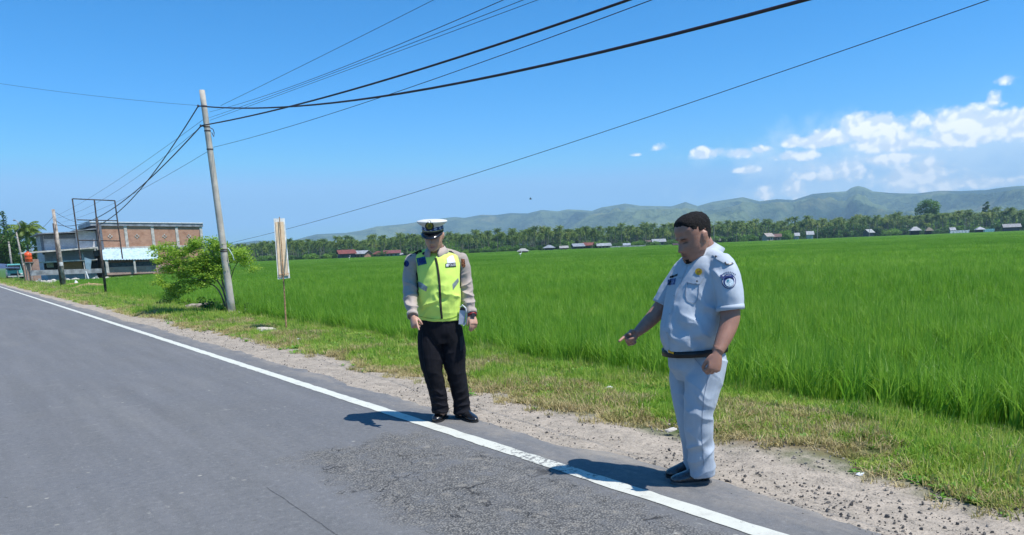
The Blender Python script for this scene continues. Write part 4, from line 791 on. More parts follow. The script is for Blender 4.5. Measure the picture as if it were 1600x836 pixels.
def far_poles():
    b0, t0 = pole_pts(100.5, 449, 83, 327, z0=-.05); t = empty('utility_pole', b0, 'weathered wooden pole paired with a thin dark pipe, second from the near pole', 'utility pole'); b = MB(); b.tube([b0-(t0-b0)*.01, b0+(t0-b0)*.5, t0], [.15, .125, .10], 12); b.build('shaft', mat('weathered wood', (.46, .39, .33), .9, .3, 4, .4, 30), t, True)
    c = b0+(t0-b0)*.28; b = MB(); v, f = tube([c, c+(t0-b0)*.05], [.145, .143], 12); b.add(v, f); b.build('white_band', mat('white paint', (.6, .6, .58), .7), t)
    b1 = b0+np.array([-.1, -.22, 0]); e = at(83, 349, b1[1]); b = MB(); b.tube([b1, e], [.06, .05], 8); b.build('support_pipe', rsteel, t, True)
    b3, t3 = pole_pts(41, 438.5, 25.5, 363, z0=-.05); t = empty('street_lamp', b3, 'slim grey street lamp pole with a curved arm, left of the orange tank', 'street lamp'); b = MB(); b.tube([b3, t3], [.13, .08], 10); b.build('post', conc, t, True); b = MB(); k = t3[1]
    b.tube([t3, at(32, 355, k), at(29, 349, k), at(26, 345, k), at(23, 344, k)], .045, 6); b.build('arm', steel, t, True); b = MB(); v, f = tube([at(24, 344.2, k), at(22, 344, k), at(20.5, 344.6, k)], [.06, .12, .05], 8); b.add(v, f); b.build('lamp_head', steel, t)
    b4 = at(20.5, 432, 103); t4 = at(13.5, 377.5, 103); t = empty('utility_pole', b4, 'plain pale pole standing before the dark trees at far left', 'utility pole'); b = MB(); b.tube([b4, t4], [.14, .10], 10); b.build('shaft', conc, t, True)
    b = MB(); v, f = tube([t4-[0, 0, .25], t4-[0, 0, .15]], [.12, .12], 10); b.add(v, f); b.build('clamp_band', rsteel, t)
    b5 = at(43.5, 438, 86); t5 = at(36.5, 412, 86); b = MB(); b.tube([b5, t5], [.13, .11], 10); o = b.build('concrete_post', conc, None, True, b5); tag(o, 'short thick concrete post right of the street lamp foot', 'post')
    return t0, b0
PT2, PB2 = far_poles()
def frame():
    b0 = ground(166, 461, -.05); Y = b0[1]; t = empty('billboard_frame', b0, 'empty rectangular steel billboard frame on a single leaning post', 'billboard frame'); A = lambda x, y: at(x, y, Y)
    b = MB(); b.tube([b0, A(151, 341)], .062, 10); b.build('post', rsteel, t, True); b = MB(); b.tube([A(151, 345), A(147.3, 311.5)], .035, 8); b.build('mullion', rsteel, t)
    b = MB(); b.tube([A(113, 310.5), A(126, 407)], .033, 8); b.build('upright', rsteel, t); b = MB(); b.tube([A(179.3, 313.5), A(191.5, 404.5)], .033, 8); b.build('upright', rsteel, t)
    for p, q in (((113, 310.5), (179.3, 313.5)), ((119.5, 343.5), (184, 345)), ((122.5, 375.5), (188, 376.5))): b = MB(); b.tube([A(*p)+[0, .03, 0], A(*q)+[0, .03, 0]], .026, 8); b.build('rail', rsteel, t)
frame()
def sign():
    b0 = ground(447.5, 516, -.03); Y = b0[1]; t = empty('banner_sign', b0, 'narrow upright banner board seen from behind, nailed to a thin wooden stake', 'sign'); A = lambda x, y, d=0.: at(x, y, Y+d)
    wood = mat('raw stake wood', (.46, .27, .14), .8, .3, 30, .3, 60); b = MB(); b.tube([b0, A(443, 436), A(439.8, 385), A(436.5, 339)], [.019, .015, .010, .009], 6); b.build('stake', wood, t)
    b = MB(); th = .012
    q = [A(434, 436.5, -.03), A(453, 434.5, .16), A(444.5, 341, .14), A(427.5, 341.5, -.04)]; b.hexa([q[0], q[1], q[1]+[0, th, 0], q[0]+[0, th, 0], q[3], q[2], q[2]+[0, th, 0], q[3]+[0, th, 0]]); b.build('white_sheet', mat('white banner sheet', (.78, .78, .76), .7, trans=.05), t)
    b = MB(); q = [A(436.0, 433.5, -.026), A(450.8, 431.5, .122), A(442.8, 346.5, .110), A(430.0, 347, -.030)]; b.hexa([q[0], q[1], q[1]+[0, .009, 0], q[0]+[0, .009, 0], q[3], q[2], q[2]+[0, .009, 0], q[3]+[0, .009, 0]]); b.build('backing_board', mat('plywood', (.80, .60, .40), .7, .08, 14, trans=.08), t)
    for (p, q) in (((435.5, 429.5, -.04), (452, 427.5, .11)),): b = MB(); b.tube([A(*p), A(*q)], .006, 4); b.build('batten', wood, t)
sign()
# ---------------------------------------------------------------- cables
def wire(name, A, E, sag, r, label, group='overhead cables from the concrete pole', t1=1., n=46):
    ts = np.linspace(0, t1, n)**1.25 if t1 == 1 else np.linspace(0, t1, n); pts = [A+(E-A)*t-np.array([0, 0, 4*sag*t*(1-t)]) for t in ts]; b = MB(); b.tube(pts, r, 6); o = b.build(name, cable, None, True, A); return tag(o, label, 'cable', group)
def E_(A, L, lat, h): e = A-DV*L+NV*lat; return np.array([e[0], e[1], h])
KP = pb[1]
for (x, y), (L, la, h, sg), r, lb in (((316, 196), (42, 2.97, 6.24, 1.18), .017, 'upper thick dark cable sweeping from the lower bracket to the top right'), ((310, 165.5), (42, 1.28, 5.59, 2.05), .018, 'lower thick dark cable sagging from the top bracket to the right'),
        ((334, 230), (42, .19, 5.01, .74), .0050, 'thin cable starting at the lowest clamp, between the two thick cables'), ((345, 165), (42, 5.25, 7.9, .22), .0045, 'steepest thin cable, leaving the top edge left of centre'),
        ((327, 175), (42, -3.34, 3.62, .8), .0040, 'uppermost of the three faint parallel cables'), ((327, 184), (42, -.47, 3.58, .28), .0040, 'middle of the three faint parallel cables'), ((328, 188), (42, 2.36, 4.14, .06), .0040, 'lowest of the three faint parallel cables'),
        ((345, 383), (42, 2.8, 7.03, .78), .0040, 'long thin cable rising from low on the pole across the hills to the right')):
    A = at(x, y, KP); wire('overhead_cable', A, E_(A, L, la, h), sg, r, lb)
def fit_wire(x0, y0, x1, y1, Y1, mid, r, lb):
    A = at(x0, y0, KP); E = at(x1, y1, Y1); best = min(np.linspace(-.5, 4, 91), key=lambda s: sum(min((pr[0]-mx)**2+(pr[1]-my)**2 for pr in (proj(A+(E-A)*t-np.array([0, 0, 4*s*t*(1-t)])) for t in np.linspace(0, 1, 60))) for mx, my in mid)); return wire('overhead_cable', A, E, best, r, lb, 'cables running on to the far poles')
def proj(p): v = np.asarray(p)-CAM; f = v@F0; return PX+F*(v@RV)/f, PY-F*(v@UV)/f
fit_wire(309.6, 166, 88, 345, PT2[1], [(254, 255.5), (224, 294.5), (185.5, 329)], .017, 'thick cable dropping steeply left from the top bracket to the far pole')
fit_wire(314, 197, 87, 351, PT2[1], [(284, 230), (239, 272), (203, 306), (155.5, 341)], .017, 'thick cable dropping left from the lower bracket to the far pole')
fit_wire(324, 182, 86, 338, PT2[1], [(239, 239), (194, 276.5), (146.6, 306.4)], .005, 'upper faint cable running left and down from the pole')
fit_wire(325, 189, 86, 341, PT2[1], [(254, 240.6), (209, 279.5), (173.5, 308)], .005, 'lower faint cable running left and down from the pole')
fit_wire(334, 231, 85, 349, PT2[1], [(269, 267.5), (221, 299)], .005, 'faint cable running left from the lowest clamp to the far pole')
def cross():
    A = at(310, 165, KP); E = at(-160, 103, 24); b = [A+(E-A)*t-np.array([0, 0, .5*t*(1-t)]) for t in np.linspace(0, 1, 30)]; m = MB(); m.tube(b, .0042, 5); o = m.build('overhead_cable', cable, None, True, A); tag(o, 'thin cable crossing the empty sky to the left edge', 'cable')
cross()
fit2 = [((86, 335), PT2[1], (28, 372), 100, .6, .012, 'slack cable from the wooden pole on to the street lamp'), ((86, 331), PT2[1], (150, 341), 60, .5, .01, 'short cable from the wooden pole towards the brick building')]
for (p, Y0, q, Y1, sg, r, lb) in fit2: A = at(*p, Y0); E = at(*q, Y1); wire('overhead_cable', A, E, sg, r, lb, None)

# ---------------------------------------------------------------- verge objects
def verge_tree():
    b0 = W(6.42, 22.2, -.1); K = 21.5; t = empty('roadside_tree', b0, 'spreading light green shrubby tree leaning left behind the concrete pole', 'tree'); A = lambda x, y, d=0.: at(x, y, K+d)
    b = MB()
    for pts, r in (([(356, 486), (352, 465), (344, 445), (325, 425), (300, 408)], .035), ([(358, 486), (355, 462), (348, 440), (340, 415), (332, 395)], .03), ([(354, 487), (346, 462), (334, 446), (310, 436), (280, 432)], .03), ([(357, 470), (360, 440), (368, 415), (382, 400)], .02), ([(344, 445), (320, 415), (270, 398)], .018), ([(352, 440), (330, 405), (300, 385)], .015), ([(356, 480), (350, 455), (346, 430), (350, 400)], .022)):
        pp = [A(x, y, RNG.normal()*.12) for x, y in pts]; rr = [r*(1-.75*i/(len(pp)-1)) for i in range(len(pp))]; p2, r2 = resample(pp, rr, 4); b.add(*tube(p2, r2, 6))
    b.build('trunk', bark, t, True)
    ell = []
    for x, y, rx, ry, n in ((262, 402, 24, 9, 6), (285, 388, 26, 8, 7), (318, 380, 28, 6, 7), (338, 384, 22, 8, 6), (300, 400, 34, 9, 9), (340, 402, 26, 10, 8), (372, 398, 12, 10, 4), (385, 412, 14, 9, 4), (268, 422, 26, 8, 6), (300, 420, 34, 9, 9), (335, 422, 26, 10, 8), (255, 440, 14, 8, 4), (275, 446, 24, 10, 6), (268, 456, 20, 7, 5), (248, 388, 12, 5, 3), (300, 438, 22, 7, 5), (296, 410, 40, 8, 10), (325, 409, 26, 8, 8), (308, 424, 34, 9, 9), (332, 434, 16, 7, 4)):
        for _ in range(int(n*1.5)): ell.append((A(x+RNG.uniform(-rx, rx), y+RNG.uniform(-ry, ry), RNG.uniform(-.45, .85)), np.array([.24, .24, .12])*(.7+.6*RNG.random())))
    me = quads('crown', cards(ell, 24000, .034, .5, .35, .3)-np.array(t['_o']), 4, leafmat('verge tree leaves', [(0, (.09, .21, .02)), (.4, (.20, .36, .035)), (.7, (.33, .50, .06)), (1, (.48, .54, .11))], .5, .45, 1.8)); o = link('crown', me); o.parent = t
verge_tree()
def small_plant(n, s, r, h, m, label, cnt=500, leaf=.035):
    t = empty('low_shrub', W(n, s, float(gz(n, s))), label, 'shrub'); c = clumps((0, 0, h*.5), (r, r, h*.45), 8, r*.35); b = MB()
    for _ in range(5): a = RNG.random()*6.28; b.tube([(0, 0, -.03), (math.cos(a)*r*.4, math.sin(a)*r*.4, h*.6)], [.01, .004], 4)
    o = b.build('stem', bark); o.parent = t; o = link('foliage', quads('foliage', cards(c, cnt, leaf), 4, m)); o.parent = t
small_plant(6.3, 25.2, .42, .42, pale_m, 'low yellow-green shrub left of the leaning pole, under the tree'); small_plant(6.25, 23.6, .40, .36, broad_m, 'dark low shrub at the foot of the spreading tree')
small_plant(6.5, 21.0, .38, .40, broad_m, 'dark low shrub right behind the leaning pole'); small_plant(6.1, 28.5, .40, .3, broad_m, 'dark green clump on the verge left of the spreading tree'); small_plant(6.4, 27.0, .35, .35, pale_m, 'bright clump between two dark ones left of the tree')
small_plant(6.3, 22.3, .33, .32, pale_m, 'yellowish weed clump between the tree stems and the pole')
def slab(name, px, sz, h, m, label, cat, seed=0, tilt=.1, z=None):
    p = ground(*px, -.04); r = np.random.default_rng(seed); import bmesh
    bm = bmesh.new(); bmesh.ops.create_icosphere(bm, subdivisions=2, radius=1)
    for v in bm.verts: 
        d = v.co; q = max(abs(d.x), abs(d.y), abs(d.z)); v.co = d*(.62/q+.38)*(.85+.3*r.random()) if name != 'plastic_litter' else d*(.55+.8*r.random()); v.co.x *= sz[0]; v.co.y *= sz[1]; v.co.z = v.co.z*h+h*.6+tilt*v.co.x
    me = bpy.data.meshes.new(name); bm.to_mesh(me); bm.free(); o = link(name, me, m); o.location = tuple(p); o.rotation_euler.z = r.random()*.6; return tag(o, label, cat)
slab('stone_slab', (418, 518), (.20, .14), .055, mat('pale slab stone', (.56, .50, .40), .9, .2, 12, .5, 60), 'flat pale stone slab lying in the grass left of the sign stake', 'stone', 3, -.12)
white_l = mat('white plastic', (.72, .74, .74), .4, .15, 30); 
slab('plastic_litter', (406, 520), (.06, .03), .03, white_l, 'small white scrap of litter leaning on the pale slab', 'litter', 4)
slab('plastic_litter', (466, 531.5), (.035, .03), .022, white_l, 'white scrap of litter below the sign, the upper right of a pair', 'litter', 5)
slab('plastic_litter', (457, 535.5), (.03, .03), .022, white_l, 'white scrap of litter below the sign, the lower left of a pair', 'litter', 6)
slab('plastic_litter', (761, 570), (.05, .04), .03, white_l, 'crumpled clear plastic in the grass right of the policeman legs', 'litter', 7)
slab('plastic_litter', (742, 553), (.035, .03), .016, white_l, 'thin pale wrapper in the grass beside the policeman left hand', 'litter', 8)
slab('plastic_litter', (951, 608), (.042, .03), .022, white_l, 'crumpled white plastic in the grass between the two men', 'litter', 9)
slab('plastic_litter', (1343, 742), (.03, .018), .008, white_l, 'white wrapper at the gravel edge right of the man in pale blue', 'litter', 10)
slab('plastic_litter', (255, 490), (.07, .05), .05, mat('yellowish plastic', (.66, .62, .32), .5), 'pale yellow cup lying on the verge left of the tree', 'litter', 11)
slab('plastic_litter', (86, 452), (.16, .12), .10, white_l, 'white bag on the grass by the wooden pole', 'litter', 12)
slab('flat_stone', (1048, 673), (.05, .03), .012, mat('pale flat stone', (.5, .46, .4), .9), 'pale flat stone on the gravel left of the pale blue trousers', 'stone', 13)
slab('brick_pile', (312, 483), (.40, .25), .12, mat('old masonry', (.34, .29, .24), .95, .3, 10, .6, 40), 'low broken masonry block half buried under the spreading tree', 'masonry', 14, .02)
def sack():
    p = at(121, 446, 56); b = MB(); A = lambda x, y, d=0.: at(x, y, p[1]+d); q = [A(115.5, 444.5), A(127, 447, .1), A(125, 446, .6), A(117, 445, .5)]; b.add([*q, A(117.5, 437.5, .2), A(119.5, 438.5, .35)], [(0, 1, 5, 4), (1, 2, 5), (2, 3, 4, 5), (3, 0, 4), (3, 2, 1, 0)]); o = b.build('white_sack', mat('white sacking', (.66, .67, .68), .8, .15, 4), origin=p); tag(o, 'pointed white sack standing at the edge of the rice near the poles', 'sack')
sack()
def tilted():
    Y = 66.; A = lambda x, y, d=0.: at(x, y, Y+d); b0 = at(137.5, 434.5, Y); t = empty('pale_blue_board', b0, 'tilted pale blue board on a short slanting white post before the channel', 'board')
    b = MB(); b.tube([A(138.2, 435.5), A(134, 424)], [.07, .06], 8); b.build('post', white_l, t); b = MB(); q = [(134, 420), (141.5, 422.5), (143.2, 405.5), (131.5, 402)]; b.hexa([A(*q[0]), A(*q[1]), A(*q[1], .35), A(*q[0], .35), A(*q[3]), A(*q[2]), A(*q[2], .4), A(*q[3], .4)]); b.build('panel', mat('pale blue panel', (.40, .52, .58), .5, .15, 3), t)
tilted()
def mound(px, r, h, label):
    p = ground(*px, -.1); V, Fc = [], []; k = 14
    for i in range(6):
        for j in range(k): a = j/k*6.283; q = 1-i/6; V.append(p+[math.cos(a)*r*q*1.7, math.sin(a)*r*q*(.9+.2*RNG.random()), h*(1-q*q)*(1+.1*RNG.normal())-.04])
    V.append(p+[0, 0, h])
    for i in range(5):
        for j in range(k): Fc.append((i*k+j, i*k+(j+1) % k, (i+1)*k+(j+1) % k, (i+1)*k+j))
    for j in range(k): Fc.append((5*k+j, 5*k+(j+1) % k, 6*k))
    Fc.append(tuple(range(k-1, -1, -1))); o = mesh('sand_mound', V, Fc, mat('orange sand', (.42, .29, .16), .95, .25, 3, .6, 30), None, True, p); tag(o, label, 'sand mound')
mound((143, 453), 1.1, .42, 'low orange-brown sand mound between the wooden pole and the billboard post'); mound((116, 449), .9, .32, 'low sandy mound by the white sack')
def twig(): p = ground(1325, 735, -.035); q = ground(1347, 732, -.03); b = MB(); b.tube([p, (p+q)/2+[0, 0, .012], q+[0, 0, .004]], [.004, .005, .003], 5); o = b.build('twig', mat('dry twig', (.16, .10, .06), .9), origin=p); tag(o, 'dry brown twig on the gravel edge beside a white wrapper', 'twig')
twig()
#__PART3__
# ================================================================ people
def skin_mat(name, base):
    m = bpy.data.materials.new(name); m.use_nodes = True; t = NT(m.node_tree); t.n.clear(); p = t.new('ShaderNodeBsdfPrincipled'); out = t.new('ShaderNodeOutputMaterial')
    a = t.new('ShaderNodeAttribute'); a.attribute_name = 'face'; v = t.sep(a.outputs['Vector']); pos = t.new('ShaderNodeNewGeometry').outputs['Position']
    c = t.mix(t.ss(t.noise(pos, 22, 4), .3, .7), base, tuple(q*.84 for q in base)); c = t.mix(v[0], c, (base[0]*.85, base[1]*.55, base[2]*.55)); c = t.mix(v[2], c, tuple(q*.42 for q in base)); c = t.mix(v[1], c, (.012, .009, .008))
    t.l.new(c, p.inputs['Base Color']); p.inputs['Roughness'].default_value = .48; p.inputs['Specular IOR Level'].default_value = .4; p.inputs['Subsurface Weight'].default_value = .12; p.inputs['Subsurface Radius'].default_value = (.012, .004, .002); p.inputs['Subsurface Scale'].default_value = .5
    b = t.new('ShaderNodeBump'); b.inputs['Strength'].default_value = .25; b.inputs['Distance'].default_value = .002; t.l.new(t.noise(pos, 260, 3), b.inputs['Height']); t.l.new(b.outputs[0], p.inputs['Normal']); t.l.new(p.outputs[0], out.inputs[0]); return m
def cloth_mat(name, base, rough=.8, var=.06, weave=.25, sheen=.2):
    m = mat(name, base, rough, var, 6, weave, 420, spec=.25); next(n for n in m.node_tree.nodes if n.type == 'BSDF_PRINCIPLED').inputs['Sheen Weight'].default_value = sheen; return m
HZ = [(-.118, .016, -.050, .075), (-.112, .034, -.02, .088), (-.095, .048, .005, .092), (-.07, .060, .04, .091), (-.04, .068, .07, .089), (0, .074, .092, .087), (.03, .077, .101, .091), (.06, .077, .103, .090), (.085, .071, .097, .080), (.105, .056, .080, .061), (.118, .033, .052, .034), (.124, .006, .014, .008)]
def hz(z): a = np.array(HZ); return [np.interp(z, a[:, 0], a[:, k]) for k in (1, 2, 3)]
def head(c, fwd, pitch_, tilt, s, fat=1., infl=0., zmin=None, n=56, rings=64):
    f = unit(np.array(fwd, float)); u = np.array([0, 0, 1.]); r = unit(np.cross(u, f)); f, u = f*math.cos(pitch_)-u*math.sin(pitch_), u*math.cos(pitch_)+f*math.sin(pitch_); r, u = r*math.cos(tilt)+u*math.sin(tilt), u*math.cos(tilt)-r*math.sin(tilt)
    c = np.array(c, float); V, Fc = [], []; zs = np.interp(np.linspace(0, 1, rings), [0, .1, .9, 1], [-.118, -.105, .112, .124])
    for z in zs:
        w, b, fr = hz(z); lo = np.clip((-z+.02)/.12, 0, 1); w = w*(1+(fat-1)*(.4+lo))
        for k in range(n):
            a = 2*math.pi*k/n; ca, sa = math.cos(a), math.sin(a); e = .92; x = w*math.copysign(abs(sa)**e, sa); y = (fr if ca > 0 else b)*math.copysign(abs(ca)**e, ca)
            if ca > 0 and infl == 0:
                nb = np.interp(z, [-.060, -.052, -.042, -.034, -.01, .006, .016], [0, .014, .029, .026, .013, .005, 0]); nw = np.interp(z, [-.05, -.035, 0, .02], [.020, .016, .010, .012]); y += nb*math.exp(-(x/nw)**2)
                y += .010*math.exp(-((z+.066)/.006)**2-(x/.022)**4)+.010*math.exp(-((z+.081)/.007)**2-(x/.019)**4)-.009*math.exp(-((z+.0735)/.004)**2-(x/.026)**4)+.008*math.exp(-((z+.105)/.012)**2-(x/.022)**2)
                y += .011*math.exp(-((z-.020)/.009)**2-(abs(x)-.028)**2/.02**2)
                for sx in (-1, 1): y += -.017*math.exp(-((x-sx*.032)/.017)**2-((z-.002)/.012)**2)+.010*math.exp(-((x-sx*.032)/.012)**2-((z+.000)/.008)**2)+.005*math.exp(-((x-sx*.046)/.018)**2-((z+.032)/.018)**2)
            q = 1+infl/.09; V.append(c+s*(r*x*q+f*y*q+u*(z*q)))
    m = len(zs)
    for i in range(m-1):
        for k in range(n): Fc.append((i*n+k, (i+1)*n+k, (i+1)*n+(k+1) % n, i*n+(k+1) % n))
    Fc.append(tuple(range(n))); Fc.append(tuple((m-1)*n+k for k in reversed(range(n)))); parts = [(V, Fc)]
    if infl == 0:
        for sx in (-1, 1):
            P = lambda x, y, z: c+s*(r*sx*x*(1+(fat-1)*.3)+f*y+u*z); parts.append(tube([P(.070, -.012, -.034), P(.078, -.008, -.022), P(.083, -.014, 0), P(.083, -.018, .016), P(.074, -.012, .027)], [(.007*s, .010*s), (.008*s, .014*s), (.007*s, .019*s), (.007*s, .018*s), (.005*s, .01*s)], 12, side=r))
    return parts, (c, r, f, u, s)
def paint_face(me, fr, beard=0., eye=1.):
    c, r, f, u, s = fr; n = len(me.vertices); co = np.empty(n*3); me.vertices.foreach_get('co', co); q = (co.reshape(-1, 3)-c)/s; x, y, z = q@r, q@f, q@u; ok = (y > .02) & (np.abs(x) < .09) & (np.abs(z) < .13)
    ax = np.abs(x); lips = np.exp(-((z+.074)/.011)**4-(x/.024)**4)*(y > .08); mline = np.exp(-((z+.0735)/.0026)**2-(x/.024)**4)
    brow = np.exp(-((z-.0185-.10*(ax-.03)*0+.0)/.005)**2-((ax-.033)/.017)**4); lash = np.exp(-((z+.003+1.5*(ax-.032)**2/.03*.2)/.0032)**2-((ax-.032)/.0145)**4); nost = np.exp(-((z+.053)/.004)**2-((ax-.008)/.005)**2)
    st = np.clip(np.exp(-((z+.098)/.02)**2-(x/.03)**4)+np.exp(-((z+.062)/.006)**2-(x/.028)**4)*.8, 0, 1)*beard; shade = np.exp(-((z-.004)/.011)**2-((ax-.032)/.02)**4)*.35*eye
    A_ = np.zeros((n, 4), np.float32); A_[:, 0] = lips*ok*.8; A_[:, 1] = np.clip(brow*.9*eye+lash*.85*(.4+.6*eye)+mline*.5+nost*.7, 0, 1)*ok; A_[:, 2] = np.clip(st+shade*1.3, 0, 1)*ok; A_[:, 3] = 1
    at_ = me.attributes.new('face', 'FLOAT_COLOR', 'POINT'); at_.data.foreach_set('color', A_.reshape(-1))
def hand(w, d, b, side, s, curls, spread=.1, thumb=(.6, .75, -.25), tcurl=.3):
    d = unit(d); b = unit(b-d*(np.array(b)@d)); t = unit(np.cross(d, b))*side; w = np.array(w, float); out = []
    out.append(tube(*resample([w-d*.03*s, w, w+d*.03*s, w+d*.065*s, w+d*.092*s, w+d*.10*s], [(.027*s, .020*s), (.027*s, .018*s), (.035*s, .0185*s), (.041*s, .017*s), (.040*s, .013*s), (.034*s, .009*s)], 3), 18, side=t))
    for i in range(4):
        p = w+d*(.086-.004*abs(i-1))*s+t*(.031-.0205*i)*s-b*.001; L = (.076, .084, .078, .062)[i]*s; r = (.0098, .0100, .0095, .0084)[i]*s; a = 0; pts = [p-d*.03*s, p]; dd = d+t*spread*(1.2-.8*i)*.5
        for k, fr_ in enumerate((.45, .31, .24)): a += curls[i]*(1, 1.1, .7)[k]; pts.append(pts[-1]+unit(dd*math.cos(a)-b*math.sin(a)*np.linalg.norm(dd))*L*fr_)
        out.append(tube(*resample(pts, [r*1.05, r*1.1, r, r*.92, r*.72], 4), 10, side=t))
    p = w+d*.022*s+t*.022*s-b*.004*s; dv = unit(d*thumb[0]+t*thumb[1]+b*thumb[2]); d2 = unit(dv+d*tcurl-b*tcurl*.8-t*tcurl*.4); d3 = unit(d2+d*tcurl*.6-b*tcurl*.8-t*tcurl*.5)
    out.append(tube(*resample([p, p+dv*.03*s, p+dv*.03*s+d2*.032*s, p+dv*.03*s+d2*.032*s+d3*.027*s], [.015*s, .0135*s, .0115*s, .008*s], 4), 10)); return out
def folds(zones, base=.0025):
    def fn(p):
        r = base*(fbm(p, 9, 3)+.8*(1-2*np.abs(vnoise(p*[1, 1, .55], 13))))
        for (c, R_, ax, fq, am, wp) in zones:
            q = p-np.array(c); w = np.exp(-(q**2).sum(1)/R_**2); ph = fq*(q@unit(ax))+wp*vnoise(p, 7)+1.3*vnoise(p+9, 15); s = 1-2*np.abs(np.sin(ph/2))**.75; r = r+1.35*am*w*s*(.6+.7*vnoise(p+3, 11))
        return r
    return fn
def shoe(heel, toe, wd, ht, person, m, sm, ankle=None):
    heel = np.array(heel, float); toe = np.array(toe, float); g = .006; heel[2] = toe[2] = g; f = unit(toe-heel); L = np.linalg.norm(toe-heel); up = np.array([0, 0, 1.]); sd = np.cross(up, f)
    pts = [heel+f*L*t+up*z for t, z in ((.0, .045), (.08, .05), (.25, .052), (.45, .046), (.65, .036), (.82, .030), (.94, .025), (1, .022))]; rad = [(wd*.28, .03), (wd*.40, .047), (wd*.42, .050), (wd*.42, .044), (wd*.48, .034), (wd*.46, .027), (wd*.32, .02), (wd*.12, .01)]
    P, R_ = resample(pts, rad, 3); parts = [tube(P, R_, 20, side=sd)]; a0 = heel+f*L*.2; parts.append(tube([a0+up*.03, a0+up*.07-f*.005, a0+up*ht-f*.01], [(wd*.42, .055), (wd*.42, .052), (wd*.40, .048)], 20, side=sd))
    def fl(p): return p*0+.0
    me = union(parts, .0045, 3); 
    for v in me.vertices: v.co.z = max(v.co.z, g+.006)
    place('shoe', me, m, person); V = []; N = 32
    prof = [(0, .30), (.06, .40), (.2, .44), (.4, .40), (.6, .47), (.75, .50), (.88, .42), (.96, .27), (1.0, .08)]
    side = [(t, w) for t, w in prof]; out = [(t, w) for t, w in side]+[(t, -w) for t, w in reversed(side)]
    n = len(out); V = [heel+f*(L*(1.02*t)-.004)+sd*w*wd*1.04+up*z for z in (-.003, .014) for t, w in out]; b = MB(); b.add(V, [tuple(reversed(range(n))), tuple(range(n, 2*n))]+[(i, (i+1) % n, n+(i+1) % n, n+i) for i in range(n)]); b.build('shoe_sole', sm, person)
def hit(tree, x, y): 
    d = unit(ray(x, y)); r = tree.ray_cast(Vector(CAM), Vector(d)); return (None if r[0] is None else np.array(r[0])), d
def sheet(name, G, d_off, m, parent):
    """grid of photo points G[i][j] laid onto the surface below, 2 mm thick"""
    return G
def decal(name, tree, poly, m, parent, off=.003, rings=4, thick=.0025, raw=None):
    """flat badge cut to a star-shaped outline and laid onto the cloth"""
    poly = np.array(poly, float); c = poly.mean(0)
    if len(poly) < 8 and rings > 1: poly = np.array([poly[i]+(poly[(i+1) % len(poly)]-poly[i])*k/5 for i in range(len(poly)) for k in range(5)])
    n = len(poly); P2 = [c]+[c+(p-c)*k/rings for k in range(1, rings+1) for p in poly]; T, last = [], None
    for x, y in P2:
        h, d = hit(tree, x, y); T.append((h, d)); 
    ok = [h for h, d in T if h is not None]
    if not ok: print('decal missed', name); return None
    md = np.median([np.linalg.norm(h-CAM) for h in ok]); top = [(h if h is not None and abs(np.linalg.norm(h-CAM)-md) < .12 else CAM+d*md)-d*off for h, d in T]; bot = [t+d*thick for t, (h, d) in zip(top, T)]; N = len(P2)
    Fc = [(0, 1+j, 1+(j+1) % n) for j in range(n)]+[(1+k*n+j, 1+(k+1)*n+j, 1+(k+1)*n+(j+1) % n, 1+k*n+(j+1) % n) for k in range(rings-1) for j in range(n)]; e = 1+(rings-1)*n
    Fc = Fc+[tuple(i+N for i in reversed(f)) for f in Fc]+[(e+j, e+(j+1) % n, N+e+(j+1) % n, N+e+j) for j in range(n)]; return mesh(name, top+bot, Fc, m, parent)
def strip(name, tree, path, wd, m, parent, off=.003, thick=.003, k=6):
    path = np.array(path, float); pts, _ = resample([(*p, 0) for p in path], [1]*len(path), k); pts = pts[:, :2]; L, Rr = [], []
    for i in range(len(pts)): t = pts[min(i+1, len(pts)-1)]-pts[max(i-1, 0)]; t = t/np.linalg.norm(t); nn_ = np.array([-t[1], t[0]]); w = wd*.5; L.append(pts[i]+nn_*w); Rr.append(pts[i]-nn_*w)
    T = [[hit(tree, *q) for q in (a, (a+b)/2, b)] for a, b in zip(L, Rr)]; V = []; ds = [np.linalg.norm(h-CAM) for row in T for h, d in row if h is not None]
    if not ds: print('strip missed', name); return None
    prev = min(ds, key=lambda q: abs(q-np.median(ds[:9])))
    for row in T:
        for h, d in row:
            if h is None: h = CAM+d*prev
            else:
                dd = np.linalg.norm(h-CAM)
                if abs(dd-prev) > .1: h = CAM+d*prev; dd = prev
                prev = dd
            V.append(h-d*off)
    n = len(T); V2 = V+[v+unit(v-CAM)*thick for v in V]; Nn = 3*n; Fc = []
    for i in range(n-1):
        for j in range(2): a = i*3+j; Fc.append((a, a+1, a+4, a+3)); Fc.append((Nn+a, Nn+a+3, Nn+a+4, Nn+a+1))
        for a, b in ((i*3, i*3+3), (i*3+5, i*3+2)): Fc.append((a, b, b+Nn, a+Nn))
    return mesh(name, V2, Fc, m, parent)
